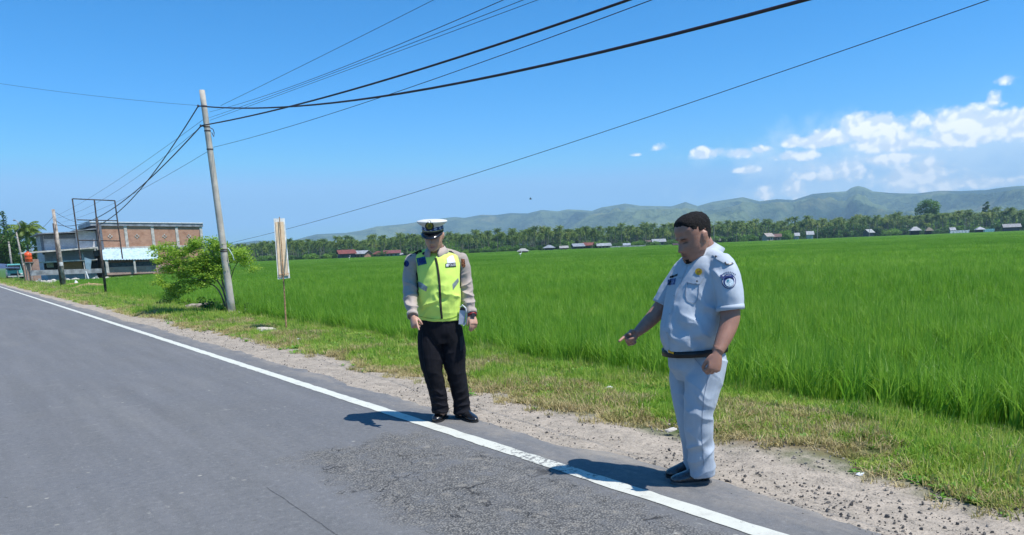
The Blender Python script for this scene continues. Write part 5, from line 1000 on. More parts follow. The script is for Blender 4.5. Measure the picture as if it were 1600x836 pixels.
def lettering(name, tree, txt, x0, y0, x1, y1, h, m, parent, off=.0055):
    cu = bpy.data.curves.new('t', 'FONT'); cu.body = txt; cu.align_x = 'CENTER'; cu.align_y = 'CENTER'; cu.size = 1; o = bpy.data.objects.new('t', cu); COL.objects.link(o); dg = bpy.context.evaluated_depsgraph_get(); dg.update(); me = bpy.data.meshes.new_from_object(o.evaluated_get(dg)); bpy.data.objects.remove(o)
    co = np.array([v.co[:2] for v in me.vertices]); ext = co.max(0)-co.min(0); mid = (co.max(0)+co.min(0))/2; co = (co-mid)/ext; c = np.array([(x0+x1)/2, (y0+y1)/2]); ex = np.array([x1-x0, y1-y0]); ey = np.array([ex[1], -ex[0]])/np.linalg.norm(ex)*h; V = []
    for q in co: 
        px = c+ex*q[0]+ey*q[1]; hh, d = hit(tree, *px); hh = hh if hh is not None else CAM+d*np.linalg.norm(np.array(hit(tree, *c)[0])-CAM); V.append(hh-d*off)
    return mesh(name, V, [tuple(p.vertices) for p in me.polygons], m, parent)
def circle(x, y, r, n=20, ry=None): ry = ry or r; return [(x+math.cos(a)*r, y+math.sin(a)*ry) for a in np.linspace(0, 2*math.pi, n, endpoint=False)]
def collar(c, fwd, up, r0, r1, h0, h1, gap, m, parent, th=.004, name='collar'):
    f = unit(fwd); u = unit(up); f = unit(f-u*(f@u)); r = np.cross(u, f); V, Fc = [], []; n = 40; A_ = np.linspace(gap, 2*math.pi-gap, n)
    for a in A_:
        e = abs(math.cos(a/2))**6; 
        for (rr, hh) in ((r0, h1), (r0+.004, h1+.004), (r1, h0-.035*e), (r1-.006, h0-.035*e-.004)): V.append(c+(r*math.sin(a)+f*math.cos(a)*1.08)*rr+u*hh)
    for i in range(n-1):
        for j in range(4): Fc.append((i*4+j, i*4+(j+1) % 4, (i+1)*4+(j+1) % 4, (i+1)*4+j))
    Fc += [(3, 2, 1, 0), tuple((n-1)*4+j for j in range(4))]; return mesh(name, V, Fc, m, parent, True)
def ring(c, ax, r, w, th, m, parent, name, n=28, rx=None):
    ax = unit(ax); a = unit(np.cross(ax, (0.3, 1, .1))); b = np.cross(ax, a); V, Fc = [], []
    for i in range(n):
        t = 2*math.pi*i/n; d = a*math.cos(t)+b*math.sin(t)
        for (q, h) in ((0, -w), (th, -w), (th, w), (0, w)): V.append(c+d*(r+q)+ax*h)
    for i in range(n):
        for j in range(4): Fc.append((i*4+j, ((i+1) % n)*4+j, ((i+1) % n)*4+(j+1) % 4, i*4+(j+1) % 4))
    return mesh(name, V, Fc, m, parent, True)
def sub(o): o['_o'] = o.parent['_o']; return o
black_cl = mat('black cloth', (.012, .013, .018), .75, .2, 10, .2, 200, spec=.3); blackp = mat('black plastic', (.015, .015, .017), .4); whitep = mat('white print', (.75, .76, .78), .6); navy = mat('navy embroidery', (.02, .04, .16), .8, .2, 60); gold = mat('gold badge', (.80, .42, .03), .35, .2, 90, metal=.5)
leather = mat('polished black leather', (.014, .014, .016), .22, .3, 20, .15, 80, spec=.7); sole_m = mat('rubber sole', (.02, .02, .02), .8)

def officer():
    org = np.array([-.50, 6.34, .004]); t = empty('person', org, 'man in white peaked cap and neon yellow-green vest, head bowed, finger pointing at the road', 'person'); A = at
    fwd = unit((-.16, -1, 0)); YB = 6.36
    hc = A(677.3, 368.5, 6.22); hp, fr = head(hc, (-.14, -1, 0), .27, -.03, .96, 1.10)
    parts = list(hp); neck = [A(683, 402, 6.38), A(682, 392, 6.34), A(679.5, 378, 6.27)]; parts.append(tube(*resample(neck, [.078, .064, .060], 4), 18))
    tor = [(498, 686.5, .168, .115, 6.36), (480, 686.5, .165, .12, 6.36), (455, 686, .165, .125, 6.35), (430, 686, .165, .12, 6.35), (412, 685, .165, .11, 6.36), (402, 684, .14, .09, 6.37), (396, 683, .09, .07, 6.37)]
    parts.append(tube(*resample([A(x, y, Y) for y, x, a, b, Y in tor], [(a, b) for y, x, a, b, Y in tor], 4), 28))
    RA_ = [A(645, 409, 6.37), A(641, 430, 6.36), A(640.5, 452, 6.30), A(642, 474, 6.20), A(644.5, 494, 6.08)]; LA_ = [A(722, 407, 6.39), A(726, 428, 6.40), A(728.5, 450, 6.38), A(732.5, 470, 6.34), A(737, 489, 6.28)]
    for arm in (RA_, LA_): parts.append(tube(*resample(arm, [.05, .046, .04, .035, .026], 4), 14, r0=True))
    parts += hand(A(644.8, 495, 6.07), unit(A(648.5, 512, 6.0)-A(644.8, 495, 6.07)), (-.55, -.80, .1), -1, .98, (.06, 1.25, 1.35, 1.4), .0, (.7, .5, -.45), .8)
    parts += hand(A(737.3, 491, 6.27), unit(A(740.5, 508, 6.22)-A(737.3, 491, 6.27)), (.45, -.85, .1), 1, .96, (.42, .45, .5, .55), .05, (.85, .45, -.3), .3)
    legs = ([A(672, 512, 6.38), A(674, 545, 6.35), A(678, 578, 6.33), A(685, 618, 6.36), A(688.5, 648, 6.38)], [A(703, 512, 6.39), A(709, 545, 6.38), A(712, 578, 6.38), A(719, 618, 6.41), A(723, 648, 6.42)])
    for lg in legs: parts.append(tube(*resample(lg, [.09, .078, .058, .05, .04], 4), 16))
    me = union(parts, .0040, 1); paint_face(me, fr, .15, .3); place('body', me, skin_mat('tanned skin', (.50, .28, .195)), t)
    # hair under the cap
    hh, _ = head(hc, (-.14, -1, 0), .27, -.03, .96, 1.0, infl=.004); V, Fc = hh[0]; c, r, f, u, s = fr; q = (np.array(V)-c)/s; y, z = q@f, q@u; keep = (z > np.where(y > .01, .03, -.045)) & (y < .06)
    V = np.array(V); V[~keep] = c+(V[~keep]-c)*.8; mh = union([(V, Fc)], .006, 2); place('hair', mh, mat('short black hair', (.010, .009, .009), .7, .3, 60, .8, 200), t)
    # trousers
    tp = [tube(*resample([A(686.5, 492, 6.37), A(686.5, 505, 6.37), A(687.5, 520, 6.38), A(689, 536, 6.38)], [(.172, .128), (.180, .132), (.186, .135), (.165, .12)], 4), 28)]
    L0 = [A(672, 512, 6.38), A(672, 545, 6.36), A(675.5, 576, 6.34), A(682, 604, 6.35), A(686.5, 626, 6.37), A(688.5, 643, 6.38)]; L1 = [A(704, 512, 6.39), A(708.5, 545, 6.39), A(711.5, 576, 6.39), A(717, 604, 6.41), A(721, 626, 6.42), A(722.5, 646, 6.42)]
    rr = [(.10, .11), (.108, .112), (.092, .098), (.080, .086), (.075, .082), (.078, .085)]; tp += [tube(*resample(L0, rr, 5), 22), tube(*resample(L1, rr, 5), 22)]
    z = [(A(686, 632, 6.34), .10, (.1, 0, 1), 95, .008, 1.5), (A(721, 634, 6.36), .10, (-.1, 0, 1), 95, .008, 1.5), (A(676, 583, 6.3), .12, (.5, 0, 1), 60, .006, 2.5), (A(711, 583, 6.3), .13, (-.6, 0, 1), 55, .007, 2.5), (A(712, 548, 6.28), .12, (-.8, 0, 1), 55, .006, 2.5), (A(688, 530, 6.28), .10, (.9, 0, .5), 60, .005, 2.5), (A(686, 612, 6.3), .1, (.3, 0, 1), 70, .005, 2), (A(719, 612, 6.3), .1, (-.5, 0, 1), 70, .006, 2)]
    mt = union(tp, .006, 2, folds(z, .003)); BT = bvh(mt); tr = sub(place('trousers', mt, cloth_mat('black uniform trousers', (.006, .006, .010), .85, .2, .2, .0), t))
    strip('seam', BT, [(660, 520), (661, 545), (664, 575), (673, 605)], 1.0, black_cl, tr); decal('cargo_pocket', BT, [(723, 524), (724.5, 545), (719, 549), (718, 526)], black_cl, tr, .006)
    # shirt
    stz = [A(645, 409, 6.37), A(641.5, 428, 6.36), A(641, 450, 6.31), A(642, 470, 6.22), A(644, 484, 6.13), A(644.8, 493, 6.08)]; str_ = [A(720, 406, 6.39), A(725, 426, 6.40), A(728, 449, 6.38), A(731.5, 468, 6.34), A(735, 481, 6.30), A(737, 489, 6.28)]
    sp = [tube(*resample(stz, [.070, .066, .062, .057, .047, .042], 5), 24, r0=True), tube(*resample(str_, [.066, .062, .060, .057, .048, .044], 5), 24, r0=True), tube(*resample([A(648, 407, 6.37), A(665, 402, 6.38), A(684, 399, 6.38), A(702, 400, 6.39), A(717, 405, 6.39)], [.058, .06, .066, .06, .056], 4), 20, r0=True, r1=True)]
    sp.append(tube(*resample([A(x, y, Y) for y, x, a, b, Y in tor], [(a+.008, b+.008) for y, x, a, b, Y in tor], 4), 28))
    zs = [(A(x, y, Y), .075, ax, 88, .013, 1.8) for x, y, Y, ax in ((641, 445, 6.27, (.5, 0, 1)), (641, 462, 6.2, (-.3, 0, 1)), (643, 477, 6.13, (.3, 0, 1)), (728, 444, 6.33, (-.6, 0, 1)), (730, 460, 6.3, (.3, 0, 1)), (734, 474, 6.27, (-.3, 0, 1)))]+[(A(643, 425, 6.3), .06, (.8, 0, .6), 60, .006, 2), (A(723, 424, 6.33), .07, (-.8, 0, .5), 55, .006, 2)]
    msh = union(sp, .0055, 2, folds(zs, .004)); BS = bvh(msh); sh = sub(place('shirt', msh, cloth_mat('taupe uniform shirt', (.40, .335, .29)), t))
    for wpt, d_ in ((A(644.6, 492, 6.085), RA_[-1]-RA_[-2]), (A(736.8, 487.5, 6.285), LA_[-1]-LA_[-2])): ring(wpt, d_, .0415, .019, .005, sh.data.materials[0], sh, 'cuff')
    cc = A(681.5, 391.5, 6.32); collar(cc, unit((-.14, -1, -.1)), unit((.02, -.30, 1)), .066, .106, -.012, .034, .36, sh.data.materials[0], sh)
    decal('sleeve_badge', BS, circle(635, 412, 4.2, 16, 5), navy, sh); decal('sleeve_badge', BS, [(720.5, 404), (726, 405), (727.5, 416), (724, 419), (721, 415)], mat('red gold patch', (.35, .13, .06), .8, .5, 90), sh)
    # vest
    vt = [(498.5, 687, .186, .136, 6.365), (488, 686.8, .189, .142, 6.36), (470, 686.5, .188, .152, 6.345), (450, 686, .187, .155, 6.34), (430, 685.8, .187, .150, 6.345), (414, 685, .186, .140, 6.35), (404, 683.5, .170, .12, 6.365), (397, 682.5, .115, .095, 6.37), (393, 682, .082, .08, 6.37)]
    vp = [tube(*resample([A(x, y, Y) for y, x, a, b, Y in vt], [(a, b) for y, x, a, b, Y in vt], 4), 36), tube(*resample([A(651, 407.5, 6.37), A(665, 402, 6.375), A(684, 400, 6.38), A(700, 401, 6.385), A(712, 405.5, 6.39)], [.058, .064, .070, .064, .056], 4), 20, r0=True, r1=True)]
    zv = [(A(672, 470, 6.22), .13, (-.75, 0, 1), 42, .011, 2.2), (A(705, 460, 6.22), .14, (.9, 0, 1), 36, .008, 2.4), (A(665, 490, 6.22), .08, (-.5, 0, 1), 60, .006, 2), (A(672, 440, 6.22), .10, (-.8, 0, .8), 48, .005, 2), (A(700, 490, 6.22), .09, (.7, 0, 1), 55, .006, 2)]
    mv = union(vp, .006, 2, folds(zv, .003)); BV = bvh(mv); ve = sub(place('vest', mv, cloth_mat('neon yellow-green vest', (.66, .88, .16), .65, .04, .15, .1), t))
    strip('zip', BV, [(680.5, 403), (683.5, 416), (686.3, 438), (687.6, 460), (688.8, 480), (690.5, 498)], 3.4, black_cl, ve, .004, .004); strip('zip_teeth', BV, [(681, 404), (684, 416), (686.8, 438), (688.1, 460), (689.2, 480), (690.8, 497)], .6, mat('dull zip', (.16, .13, .07), .5), ve, .0055)
    for pth in ([(641.5, 399), (646, 411), (650.8, 425), (652.6, 442), (653.2, 462)], [(719.0, 400), (719.8, 415), (719.4, 432), (719.8, 450)]): strip('arm_piping', BV, pth, 1.8, black_cl, ve, .004)
    strip('shoulder_trim', BV, [(642.5, 400.5), (650, 395.5), (659, 391.5)], 4.2, black_cl, ve, .004); strip('shoulder_trim', BV, [(700, 392.5), (709, 394.5), (717.5, 399)], 2.6, black_cl, ve, .004); strip('hem', BV, [(655, 494), (670, 497.3), (687, 499), (703, 497.5), (718, 492)], 1.3, mat('dull yellow hem', (.4, .55, .08), .7), ve, .004)
    grey = mat('silver reflective tape', (.30, .34, .34), .35, .15, 40, metal=.3)
    decal('reflective_stripe', BV, [(653, 439.5), (661, 443), (668, 448.5), (666, 455.5), (659, 452), (653.5, 448)], grey, ve); decal('reflective_stripe', BV, [(707, 444), (716, 434), (717, 440), (708, 453)], grey, ve)
    pt = decal('blue_patch', BV, [(650.5, 403.5), (664, 400.5), (666.8, 412), (652.8, 415.5)], mat('blue patch', (.035, .13, .26), .8, .3, 80), ve); decal('blue_patch', BV, [(654, 405), (662, 403.2), (663.8, 410.5), (655.6, 412.5)], navy, ve, .009)
    decal('white_patch', BV, [(698, 404), (703, 400), (708, 399), (712, 410.5), (699, 411.5)], whitep, ve); decal('name_tag', BV, [(696, 411.7), (712, 410.3), (712.8, 416.6), (696.4, 417.6)], blackp, ve, .0045); decal('tag_border', BV, [(697, 412.6), (701, 412.2), (701, 416.4), (697.2, 416.7)], whitep, ve, .005)
    lettering('lettering', BV, 'POLISI', 700.6, 414.2, 711.8, 413.2, 4.0, whitep, ve, .0065)
    decal('collar_pin', BV if hit(BV, 663, 396)[0] is not None else BS, circle(663, 396, 3.6, 12, 2.4), blackp, sh, .02); decal('collar_pin', BV, [(694, 394), (699, 393), (699.5, 395.5), (694.5, 396.5)], blackp, sh, .012)
    # cap
    c, r, f, u, s = fr; P = lambda x, y, z: c+s*(r*x+f*y+u*z); n = 48
    def shell(rows, m, name, parent, smooth=True, close=True):
        V = [P(*q) for row in rows for q in row]; k = len(rows[0]); Fc = [(i*k+j, i*k+(j+1) % k, (i+1)*k+(j+1) % k, (i+1)*k+j) for i in range(len(rows)-1) for j in range(k)]
        if close: Fc += [tuple(reversed(range(k))), tuple((len(rows)-1)*k+j for j in range(k))]
        return mesh(name, V, Fc, m, parent, smooth)
    el = lambda rx, ry, z, fz=0., sh_=0.: [(rx*math.sin(a), ry*math.cos(a)+sh_, z+fz*math.cos(a)) for a in np.linspace(0, 2*math.pi, n, endpoint=False)]
    cap = bpy.data.objects.new('peaked_cap', None); COL.objects.link(cap); cap.parent = t; cap['_o'] = t['_o']; cap.empty_display_size = .05
    whc = cloth_mat('white cap cloth', (.64, .63, .58), .6, .04, .1)
    cr = shell([el(.089, .106, .060, .004), el(.090, .107, .092, .006), el(.112, .124, .108, .016, .004), el(.129, .137, .122, .021, .006), el(.131, .139, .128, .022, .006), el(.126, .134, .134, .022, .006), el(.085, .09, .142, .016, .004), el(.03, .03, .145, .006)], whc, 'crown', cap)
    bm_ = [mat('check blue', (.03, .07, .30), .6), mat('check black', (.012, .012, .02), .6), mat('check white', (.55, .58, .65), .6)]
    rows = [el(.0915, .1085, .064+.007*i, .005) for i in range(5)]; V = [P(*q) for row in rows for q in row]; Fc = []; mi = []
    for i in range(4):
        for j in range(n): Fc.append((i*n+j, i*n+(j+1) % n, (i+1)*n+(j+1) % n, (i+1)*n+j)); mi.append(0 if (i+j) % 2 else (1 if (i+j//2) % 2 else 2))
    rows2 = [el(.0895, .1065, .064+.007*i, .005) for i in range(5)]; N = len(V); V += [P(*q) for row in rows2 for q in row]; F2 = [tuple(i+N for i in reversed(q)) for q in Fc]; bd = mesh('checked_band', V, Fc+F2+[(j, N+j, N+(j+1) % n, (j+1) % n) for j in range(n)]+[(4*n+j, 4*n+(j+1) % n, N+4*n+(j+1) % n, N+4*n+j) for j in range(n)], bm_, cap)
    bd.data.polygons.foreach_set('material_index', mi+mi+[1]*(2*n))
    shell([el(.0925, .1095, .056, .004), el(.094, .111, .058, .004), el(.094, .111, .063, .004), el(.0925, .1095, .065, .004)], mat('gold braid', (.45, .35, .16), .5, .3, 90), 'gold_strap', cap); shell([el(.0905, .1075, .038, .002), el(.0915, .1085, .040, .002), el(.0915, .1085, .056, .004), el(.0905, .1075, .058, .004)], blackp, 'lower_band', cap)
    V = []; K = 26; Fc = []
    for i in range(K+1):
        a = (i/K-.5)*2*1.22; e = math.cos(a)**.8 if math.cos(a) > 0 else 0
        for q, (o_, zz) in enumerate(((0, .0), (.022, -.006), (.046, -.016), (.058, -.027))): V.append(P(.089*math.sin(a)*(1+o_*2.0), .107*math.cos(a)+o_*1.02*e, .045+zz*e*1.0))
    for i in range(K):
        for q in range(3): a = i*4+q; Fc.append((a, a+1, a+5, a+4))
    N = len(V); V += [v-u*.004*s for v in V]; Fc += [tuple(k_+N for k_ in reversed(q)) for q in Fc]
    for i in range(K): Fc += [(i*4+3, N+i*4+3, N+i*4+7, i*4+7), (i*4, i*4+4, N+i*4+4, N+i*4)]
    mesh('visor', V, Fc, mat('glossy visor', (.012, .012, .014), .15, .1, 5, spec=.8), cap, True)
    BC = BVHTree.FromPolygons([Vector(np.array(v.co)+np.array(t['_o'])) for v in cr.data.vertices], [tuple(p.vertices) for p in cr.data.polygons])
    drop = [(671, 342.5), (673.5, 345.5), (676.5, 349), (678, 353), (677.5, 357), (674.5, 359.5), (671, 360.3), (667.5, 359.5), (664.8, 357), (664, 353), (665.5, 349), (668.5, 345.5)]
    decal('emblem', BC, drop, mat('emblem black', (.015, .018, .02), .5), cap, .006, 4, .004); decal('emblem_ring', BC, circle(671, 353, 5.0, 16, 4.9), mat('emblem green gold', (.33, .34, .05), .5, .4, 150), cap, .011, 3, .003); decal('emblem_centre', BC, circle(671, 353.3, 2.4, 12, 2.7), mat('emblem dark green', (.07, .12, .06), .5), cap, .015, 2, .003); decal('emblem_star', BC, circle(671, 347, 1.5, 8), whitep, cap, .011, 2, .003)
    # watch, phone
    wc = A(737.2, 489.8, 6.275); wd_ = unit(LA_[-1]-LA_[-2]); ring(wc+wd_*.012, wd_, .0335, .013, .005, mat('red strap', (.30, .02, .025), .5), t, 'watch_strap')
    b = MB(); q = wc+wd_*.012+np.array([.012, -.036, 0]); nn_ = unit((.3, -1, 0)); v, f_ = tube([q, q+nn_*.011], [.019, .018], 18); b.add(v, f_); b.build('watch_face', mat('watch case', (.10, .11, .13), .2, metal=.6), t)
    Yp = 6.27; q = [(716.5, 506.5), (726, 507.5), (728, 485.5), (718, 484.5)]; b = MB(); C8 = [A(*p, Yp) for p in q]+[A(*p, Yp+.022) for p in q]; b.hexa([C8[0], C8[1], C8[5], C8[4], C8[3], C8[2], C8[6], C8[7]]); b.build('handset', mat('grey handset', (.40, .43, .50), .35, .1, 20), t)
    q = [(718, 485), (727, 486), (727.5, 480.5), (720, 479.5)]; b = MB(); C8 = [A(*p, Yp+.002) for p in q]+[A(*p, Yp+.02) for p in q]; b.hexa([C8[0], C8[1], C8[5], C8[4], C8[3], C8[2], C8[6], C8[7]]); b.build('handset_top', blackp, t)
    b = MB(); b.tube([A(719, 480, Yp), A(722.5, 476.5, Yp-.01), A(727.5, 481, Yp-.01), A(729.8, 490, Yp-.005), A(728.8, 504, Yp), A(724, 509, Yp)], .006, 6); b.build('white_strap', whitep, t)
    shoe(A(695, 652.5, 6.50)*[1, 1, 0], ground(679.5, 661.5), .098, .10, t, leather, sole_m); shoe(A(716, 652, 6.52)*[1, 1, 0], ground(744.5, 661.2), .10, .10, t, leather, sole_m)
officer()
def inspector():
    org = np.array([1.08, 4.40, .004]); t = empty('person', org, 'stout bareheaded man in pale blue short-sleeved uniform, seen side-on, pointing down to the left', 'person'); A = at
    fwd = unit((-.87, -.42, 0)); lat = np.array([-fwd[1], fwd[0], 0])*-1; K = 4.42
    hc = A(1083.5, 371, 4.36); hf = (-.93, -.34, 0); hp, fr = head(hc, hf, .33, .02, 1.07, 1.16); c, r, f, u, s = fr; parts = list(hp)
    parts.append(tube(*resample([A(1101, 408, 4.44), A(1099, 395, 4.43), A(1095, 382, 4.40), A(1091, 372, 4.38)], [.085, .074, .070, .062], 4), 20)); parts.append(tube([c+s*(-u*.095+f*.045), c+s*(-u*.118+f*.005), c+s*(-u*.14-f*.03)], [.038, .045, .05], 14))
    tor = [(552, 1088, .135, .130, K), (540, 1085, .165, .168, K), (520, 1083, .178, .190, K-.02), (490, 1085.5, .185, .180, K-.01), (460, 1090, .19, .160, K), (435, 1094, .195, .135, K), (418, 1097, .185, .115, K), (405, 1099, .13, .10, K+.01), (396, 1100, .085, .08, K+.01)]
    parts.append(tube(*resample([A(x, y, Y) for y, x, a, b, Y in tor], [(a-.034, b-.034) for y, x, a, b, Y in tor], 4), 30, side=lat))
    NA = [A(1129, 417, 4.25), A(1137, 448, 4.21), A(1141, 484, 4.19), A(1139.5, 504, 4.17), A(1131, 528, 4.13), A(1121, 550, 4.09)]; parts.append(tube(*resample(NA, [.058, .058, .056, .054, .046, .033], 4), 18, r0=True))
    FA = [A(1064, 424, 4.60), A(1050, 450, 4.62), A(1034, 478, 4.62), A(1021, 495, 4.60), A(1006, 510, 4.56), A(994, 521, 4.52)]; parts.append(tube(*resample(FA, [.050, .052, .050, .047, .038, .027], 4), 16, r0=True))
    d1 = unit(A(982, 530.5, 4.48)-A(994, 521, 4.52)); parts += hand(A(994.5, 520.5, 4.52), d1, (.0, 1, .15), -1, 1.0, (.05, 1.15, 1.3, 1.4), .0, (.75, .45, -.35), .7)
    parts += hand(A(1121, 551, 4.085), unit(A(1116, 574, 4.07)-A(1121, 551, 4.085)), (.25, -1, .1), 1, 1.04, (.80, .75, .75, .8), .02, (.8, .5, -.3), .45)
    legs = ([A(1103, 560, 4.34), A(1098, 600, 4.32), A(1091, 645, 4.30), A(1094, 700, 4.33), A(1099, 742, 4.36)], [A(1072, 560, 4.52), A(1070, 600, 4.50), A(1078, 645, 4.48), A(1083, 700, 4.50), A(1086, 735, 4.52)])
    for lg in legs: parts.append(tube(*resample(lg, [.07, .068, .055, .05, .04], 4), 16))
    me = union(parts, .0040, 1); paint_face(me, fr, .9); place('body', me, skin_mat('brown skin', (.35, .18, .125)), t)
    hm = mat('short curly black hair', (.013, .011, .011), .8, .5, 160, .7, 420, spec=.25)
    def cap_hair(V, keep, amp, name, vx=.0045):
        V = np.array(V); V[~keep] = c+(V[~keep]-c)*.72; place(name, union([(V, HF)], vx, 1, lambda p: amp*(fbm(p, 120, 2)+.8*fbm(p, 45, 2))), hm, t)
    hh, _ = head(hc, hf, .33, .02, 1.07, 1.0, infl=.0075); V, HF = hh[0]; q = (np.array(V)-c)/s; x, y, z = q@r, q@f, q@u
    line = np.interp(y, [-.2, -.06, -.012, .0, .03, .055, .075, .12], [-.055, -.050, -.020, .008, .042, .068, .092, .100]); V = np.array(V); V = c+(V-c)*(1-.070*(1-np.clip((z-line)/.022, 0, 1)))[:, None]; cap_hair(V, z > line, .0022, 'hair')
    V = np.array(V); gt = (z < -.082) & (y > .03) & (np.abs(x) < .032); hb, _ = head(hc, hf, .33, .02, 1.07, 1.16, infl=.0028); Vb = hb[0][0]; qb = (np.array(Vb)-c)/s; kb = (qb@u < -.095) & (qb@f > .030) & (np.abs(qb@r) < .029); HF = hb[0][1]; cap_hair(Vb, kb, .002, 'goatee', .004)
    # trousers
    tp = [tube(*resample([A(1086, 543, K), A(1088, 556, K), A(1090, 572, K), A(1090, 592, K)], [(.158, .160), (.172, .168), (.165, .170), (.12, .13)], 4), 30, side=lat)]
    N0 = [A(1104, 560, 4.35), A(1100, 590, 4.33), A(1095, 622, 4.31), A(1091, 655, 4.31), A(1094, 695, 4.33), A(1096.5, 722, 4.35), A(1097.5, 741, 4.36)]; F0_ = [A(1074, 560, 4.53), A(1070, 590, 4.52), A(1072, 622, 4.50), A(1078, 655, 4.49), A(1084, 695, 4.50), A(1086.5, 722, 4.52), A(1087.5, 735, 4.52)]
    tp += [tube(*resample(N0, [(.12, .125), (.112, .118), (.096, .102), (.086, .09), (.080, .083), (.080, .082), (.078, .080)], 4), 24, side=lat), tube(*resample(F0_, [(.10, .10), (.092, .095), (.083, .088), (.076, .08), (.072, .074), (.072, .074), (.07, .072)], 4), 22, side=lat)]
    z = [(A(1100, 620, 4.2), .10, (.8, 0, 1), 50, .009, 2.2), (A(1070, 620, 4.35), .09, (.5, 0, 1), 60, .008, 2.2), (A(1082, 585, 4.2), .13, (.9, 0, 1), 40, .011, 2.4), (A(1062, 565, 4.3), .08, (.8, 0, 1), 60, .005, 2), (A(1092, 650, 4.2), .14, (.8, 0, 1), 38, .009, 2.4), (A(1096, 722, 4.25), .13, (-.7, 0, 1), 62, .015, 2.2), (A(1092, 690, 4.25), .1, (.9, 0, .6), 50, .006, 2), (A(1118, 575, 4.25), .1, (1, 0, .5), 45, .006, 2), (A(1078, 728, 4.4), .07, (.6, 0, 1), 70, .007, 2)]
    mt = union(tp, .006, 2, folds(z, .003)); BT = bvh(mt); tr = sub(place('trousers', mt, cloth_mat('pale grey-blue trousers', (.37, .42, .48), .7, .04, .15, .1), t))
    sm = mat('shadow seam', (.24, .29, .37), .8); strip('seam', BT, [(1104, 556), (1106, 590), (1100, 622), (1097, 660), (1098, 700), (1100, 728)], .8, sm, tr); strip('pocket_seam', BT, [(1082, 552), (1087, 562), (1096, 572)], .8, sm, tr)
    # shirt
    sp = [tube(*resample([A(x, y, Y) for y, x, a, b, Y in tor], [(a+.006, b+.006) for y, x, a, b, Y in tor], 4), 40, side=lat)]
    sp.append(tube(*resample([A(1127, 414, 4.27), A(1135, 432, 4.23), A(1139.5, 455, 4.205), A(1141.5, 484.5, 4.19)], [.072, .079, .078, .074], 5), 26, r0=True)); sp.append(tube(*resample([A(1067, 421, 4.60), A(1056, 440, 4.62), A(1041, 466, 4.63), A(1036.5, 475, 4.63)], [.066, .070, .068, .066], 5), 24, r0=True))
    sp.append(tube(*resample([A(1069, 418, 4.59), A(1084, 408, 4.50), A(1100, 402, 4.42), A(1114, 406, 4.34), A(1127, 413, 4.27)], [.058, .064, .070, .066, .062], 4), 22, r0=True, r1=True))
    z = [(A(1120, 440, 4.18), .08, (1, 0, .35), 62, .010, 1.6), (A(1112, 470, 4.2), .09, (1, 0, .5), 46, .008, 2), (A(1075, 500, 4.22), .13, (.8, 0, .9), 42, .012, 2.4), (A(1095, 520, 4.2), .11, (.6, 0, 1), 45, .013, 2.4), (A(1140, 460, 4.12), .08, (1, 0, .25), 50, .006, 2), (A(1062, 450, 4.35), .10, (.9, 0, -.4), 36, .004, 2), (A(1105, 425, 4.2), .07, (1, 0, .5), 55, .007, 2), (A(1052, 530, 4.3), .09, (.4, 0, 1), 60, .005, 2)]
    ms = union(sp, .0058, 2, folds(z, .0045)); cl = cloth_mat('pale grey-blue shirt', (.42, .47, .53), .7, .04, .15, .1); BS = bvh(ms); sh = sub(place('shirt', ms, cl, t))
    collar(A(1096.5, 397, 4.42), unit((-.88, -.42, -.25)), unit((-.34, -.16, 1)), .078, .128, -.012, .040, .42, cl, sh)
    strip('placket', BS, [(1071, 414), (1061, 440), (1052, 468), (1045, 495), (1042, 520), (1043, 545)], 5.5, cl, sh, .004); [decal('button', BS, circle(x, y, 1.2, 8), mat('button', (.3, .35, .42), .4), sh, .008, 2) for x, y in ((1062, 434), (1053, 462), (1046, 490), (1042, 520))]
    fl = decal('pocket_flap', BS, [(1072, 440.5), (1083, 431), (1099, 434.5), (1094, 443), (1090, 444)], cl, sh, .006, 4, .004); strip('flap_edge', BS, [(1072, 440.5), (1081, 442.8), (1090, 444)], .9, sm, sh, .007); decal('button', BS, circle(1089, 439.3, 1.4, 8), blackp, sh, .012, 2); strip('pocket_seam', BS, [(1074, 443), (1071, 458), (1074, 470), (1086, 473), (1091, 462), (1092, 446)], .6, sm, sh, .004)
    gb = decal('gold_badge', BS, circle(1091.5, 424.5, 5.6, 18, 5.4), gold, sh, .008, 4, .005); decal('badge_relief', BS, circle(1091.5, 424.5, 2.8, 10, 1.8), mat('dark gold', (.35, .18, .02), .4), sh, .012, 2)
    decal('name_tag', BS, [(1046.5, 431.5), (1059, 427.5), (1058, 431), (1046, 435)], blackp, sh, .004); decal('blue_patch', BS, [(1043.5, 437), (1056, 434.5), (1054, 444.5), (1042.5, 445.5)], mat('faded blue patch', (.10, .16, .36), .8, .5, 140), sh, .004)
    decal('blue_patch_inner', BS, [(1045.5, 438.5), (1053.5, 437), (1052.5, 443), (1044.8, 443.8)], mat('patch grey', (.26, .32, .50), .8, .5, 200), sh, .0055, 2)
    decal('round_badge', BS, circle(1138.8, 439.3, 11.2, 26, 11.6), navy, sh, .004, 4); decal('badge_white_ring', BS, circle(1138.8, 439.5, 9.9, 26, 10.2), whitep, sh, .0055, 4); decal('badge_blue_ring', BS, circle(1139, 439.7, 8.8, 24, 9.2), navy, sh, .007, 4); decal('badge_face', BS, circle(1139.8, 441.5, 6.9, 20, 6.4), mat('pale sky print', (.60, .72, .78), .7, .2, 150), sh, .0085, 3); decal('badge_mark', BS, circle(1137.5, 438.5, 1.8, 8), mat('teal print', (.06, .32, .40), .7), sh, .0105, 2)
    strip('badge_scroll', BS, [(1125.5, 430), (1130, 434), (1134, 432.5), (1140, 431.5), (1146, 433)], 3.2, navy, sh, .0105)
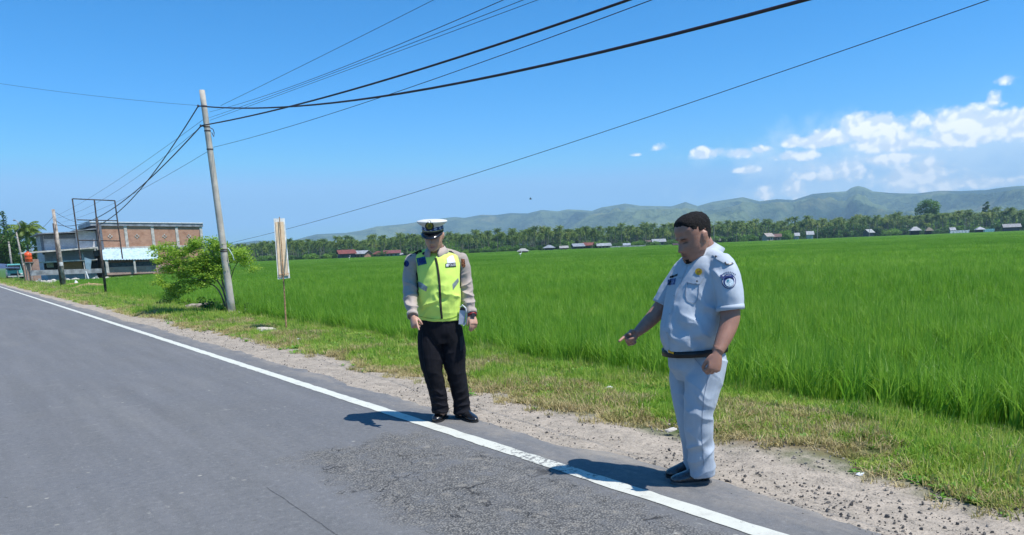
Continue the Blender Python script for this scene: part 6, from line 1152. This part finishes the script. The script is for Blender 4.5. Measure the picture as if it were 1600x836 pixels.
    for i, a in enumerate(np.linspace(-2.35, -.85, 9)): x, y = 1139+math.cos(a)*15, 440+math.sin(a)*15; decal('arc_lettering', BS, [(x-.5, y-.9), (x+.5, y-.9), (x+.6, y+.9), (x-.6, y+.9)], navy, sh, .004, 1)
    decal('epaulette', BS, [(1113, 398), (1122, 397), (1140, 409), (1147, 411.5), (1135.5, 413.5), (1118, 404)], cl, sh, .008, 4, .005); strip('epaulette_loop', BS, [(1133, 409), (1135.5, 412.8), (1145.5, 410.8)], 2.0, blackp, sh, .012); decal('epaulette_pin', BS, circle(1118.5, 400.5, 1.5, 8), blackp, sh, .014, 2)
    for wpt, d_, rr_ in ((NA[2]+np.array([0, 0, .01]), NA[2]-NA[1], .0755), (A(1037, 474, 4.63), FA[2]-FA[1], .067)): ring(wpt, d_, rr_, .014, .003, cl, sh, 'sleeve_hem')
    # belt
    PL, PR = A(1042, 550.5, K), A(1129, 541.5, K); cb = (PL+PR)/2; hx = np.linalg.norm(PR-PL)/2; V, Fc = [], []; n = 48; slope = (PR[2]-PL[2])/(PR[0]-PL[0])
    for i in range(n):
        a = 2*math.pi*i/n; d_ = lat*math.cos(a)*.189+fwd*math.sin(a)*.189
        for q, h in ((.0, -.019), (.006, -.019), (.006, .019), (.0, .019)): v = cb+d_*(1+q/.17); v = v+np.array([0, 0, slope*(v[0]-cb[0])+h]); V.append(v)
    for i in range(n):
        for j in range(4): Fc.append((i*4+j, ((i+1) % n)*4+j, ((i+1) % n)*4+(j+1) % 4, i*4+(j+1) % 4))
    bo = mesh('belt', V, Fc, mat('black belt leather', (.012, .012, .013), .5, .2, 20), t, True); sub(bo); BB = BVHTree.FromPolygons([Vector(tuple(map(float, v))) for v in V], Fc); decal('buckle', BB, [(1043.5, 546.5), (1053, 549), (1052.5, 553.5), (1044, 550.5)], gold, bo, .006, 2, .005); decal('belt_loop', BB, [(1074, 542.5), (1076.5, 542), (1077, 550), (1074.5, 550.5)], cl, bo, .004, 2)
    gl = mat('scuffed grey-black leather', (.06, .062, .068), .25, .4, 14, .2, 80, spec=.7)
    shoe(ground(1112, 757)+[0, .05, 0], ground(1055, 759)+[-.02, .03, 0], .105, .10, t, gl, mat('grey sole', (.10, .10, .10), .8)); shoe(ground(1094, 744)+[0, .04, 0], ground(1041, 747), .10, .10, t, gl, sole_m)
inspector()
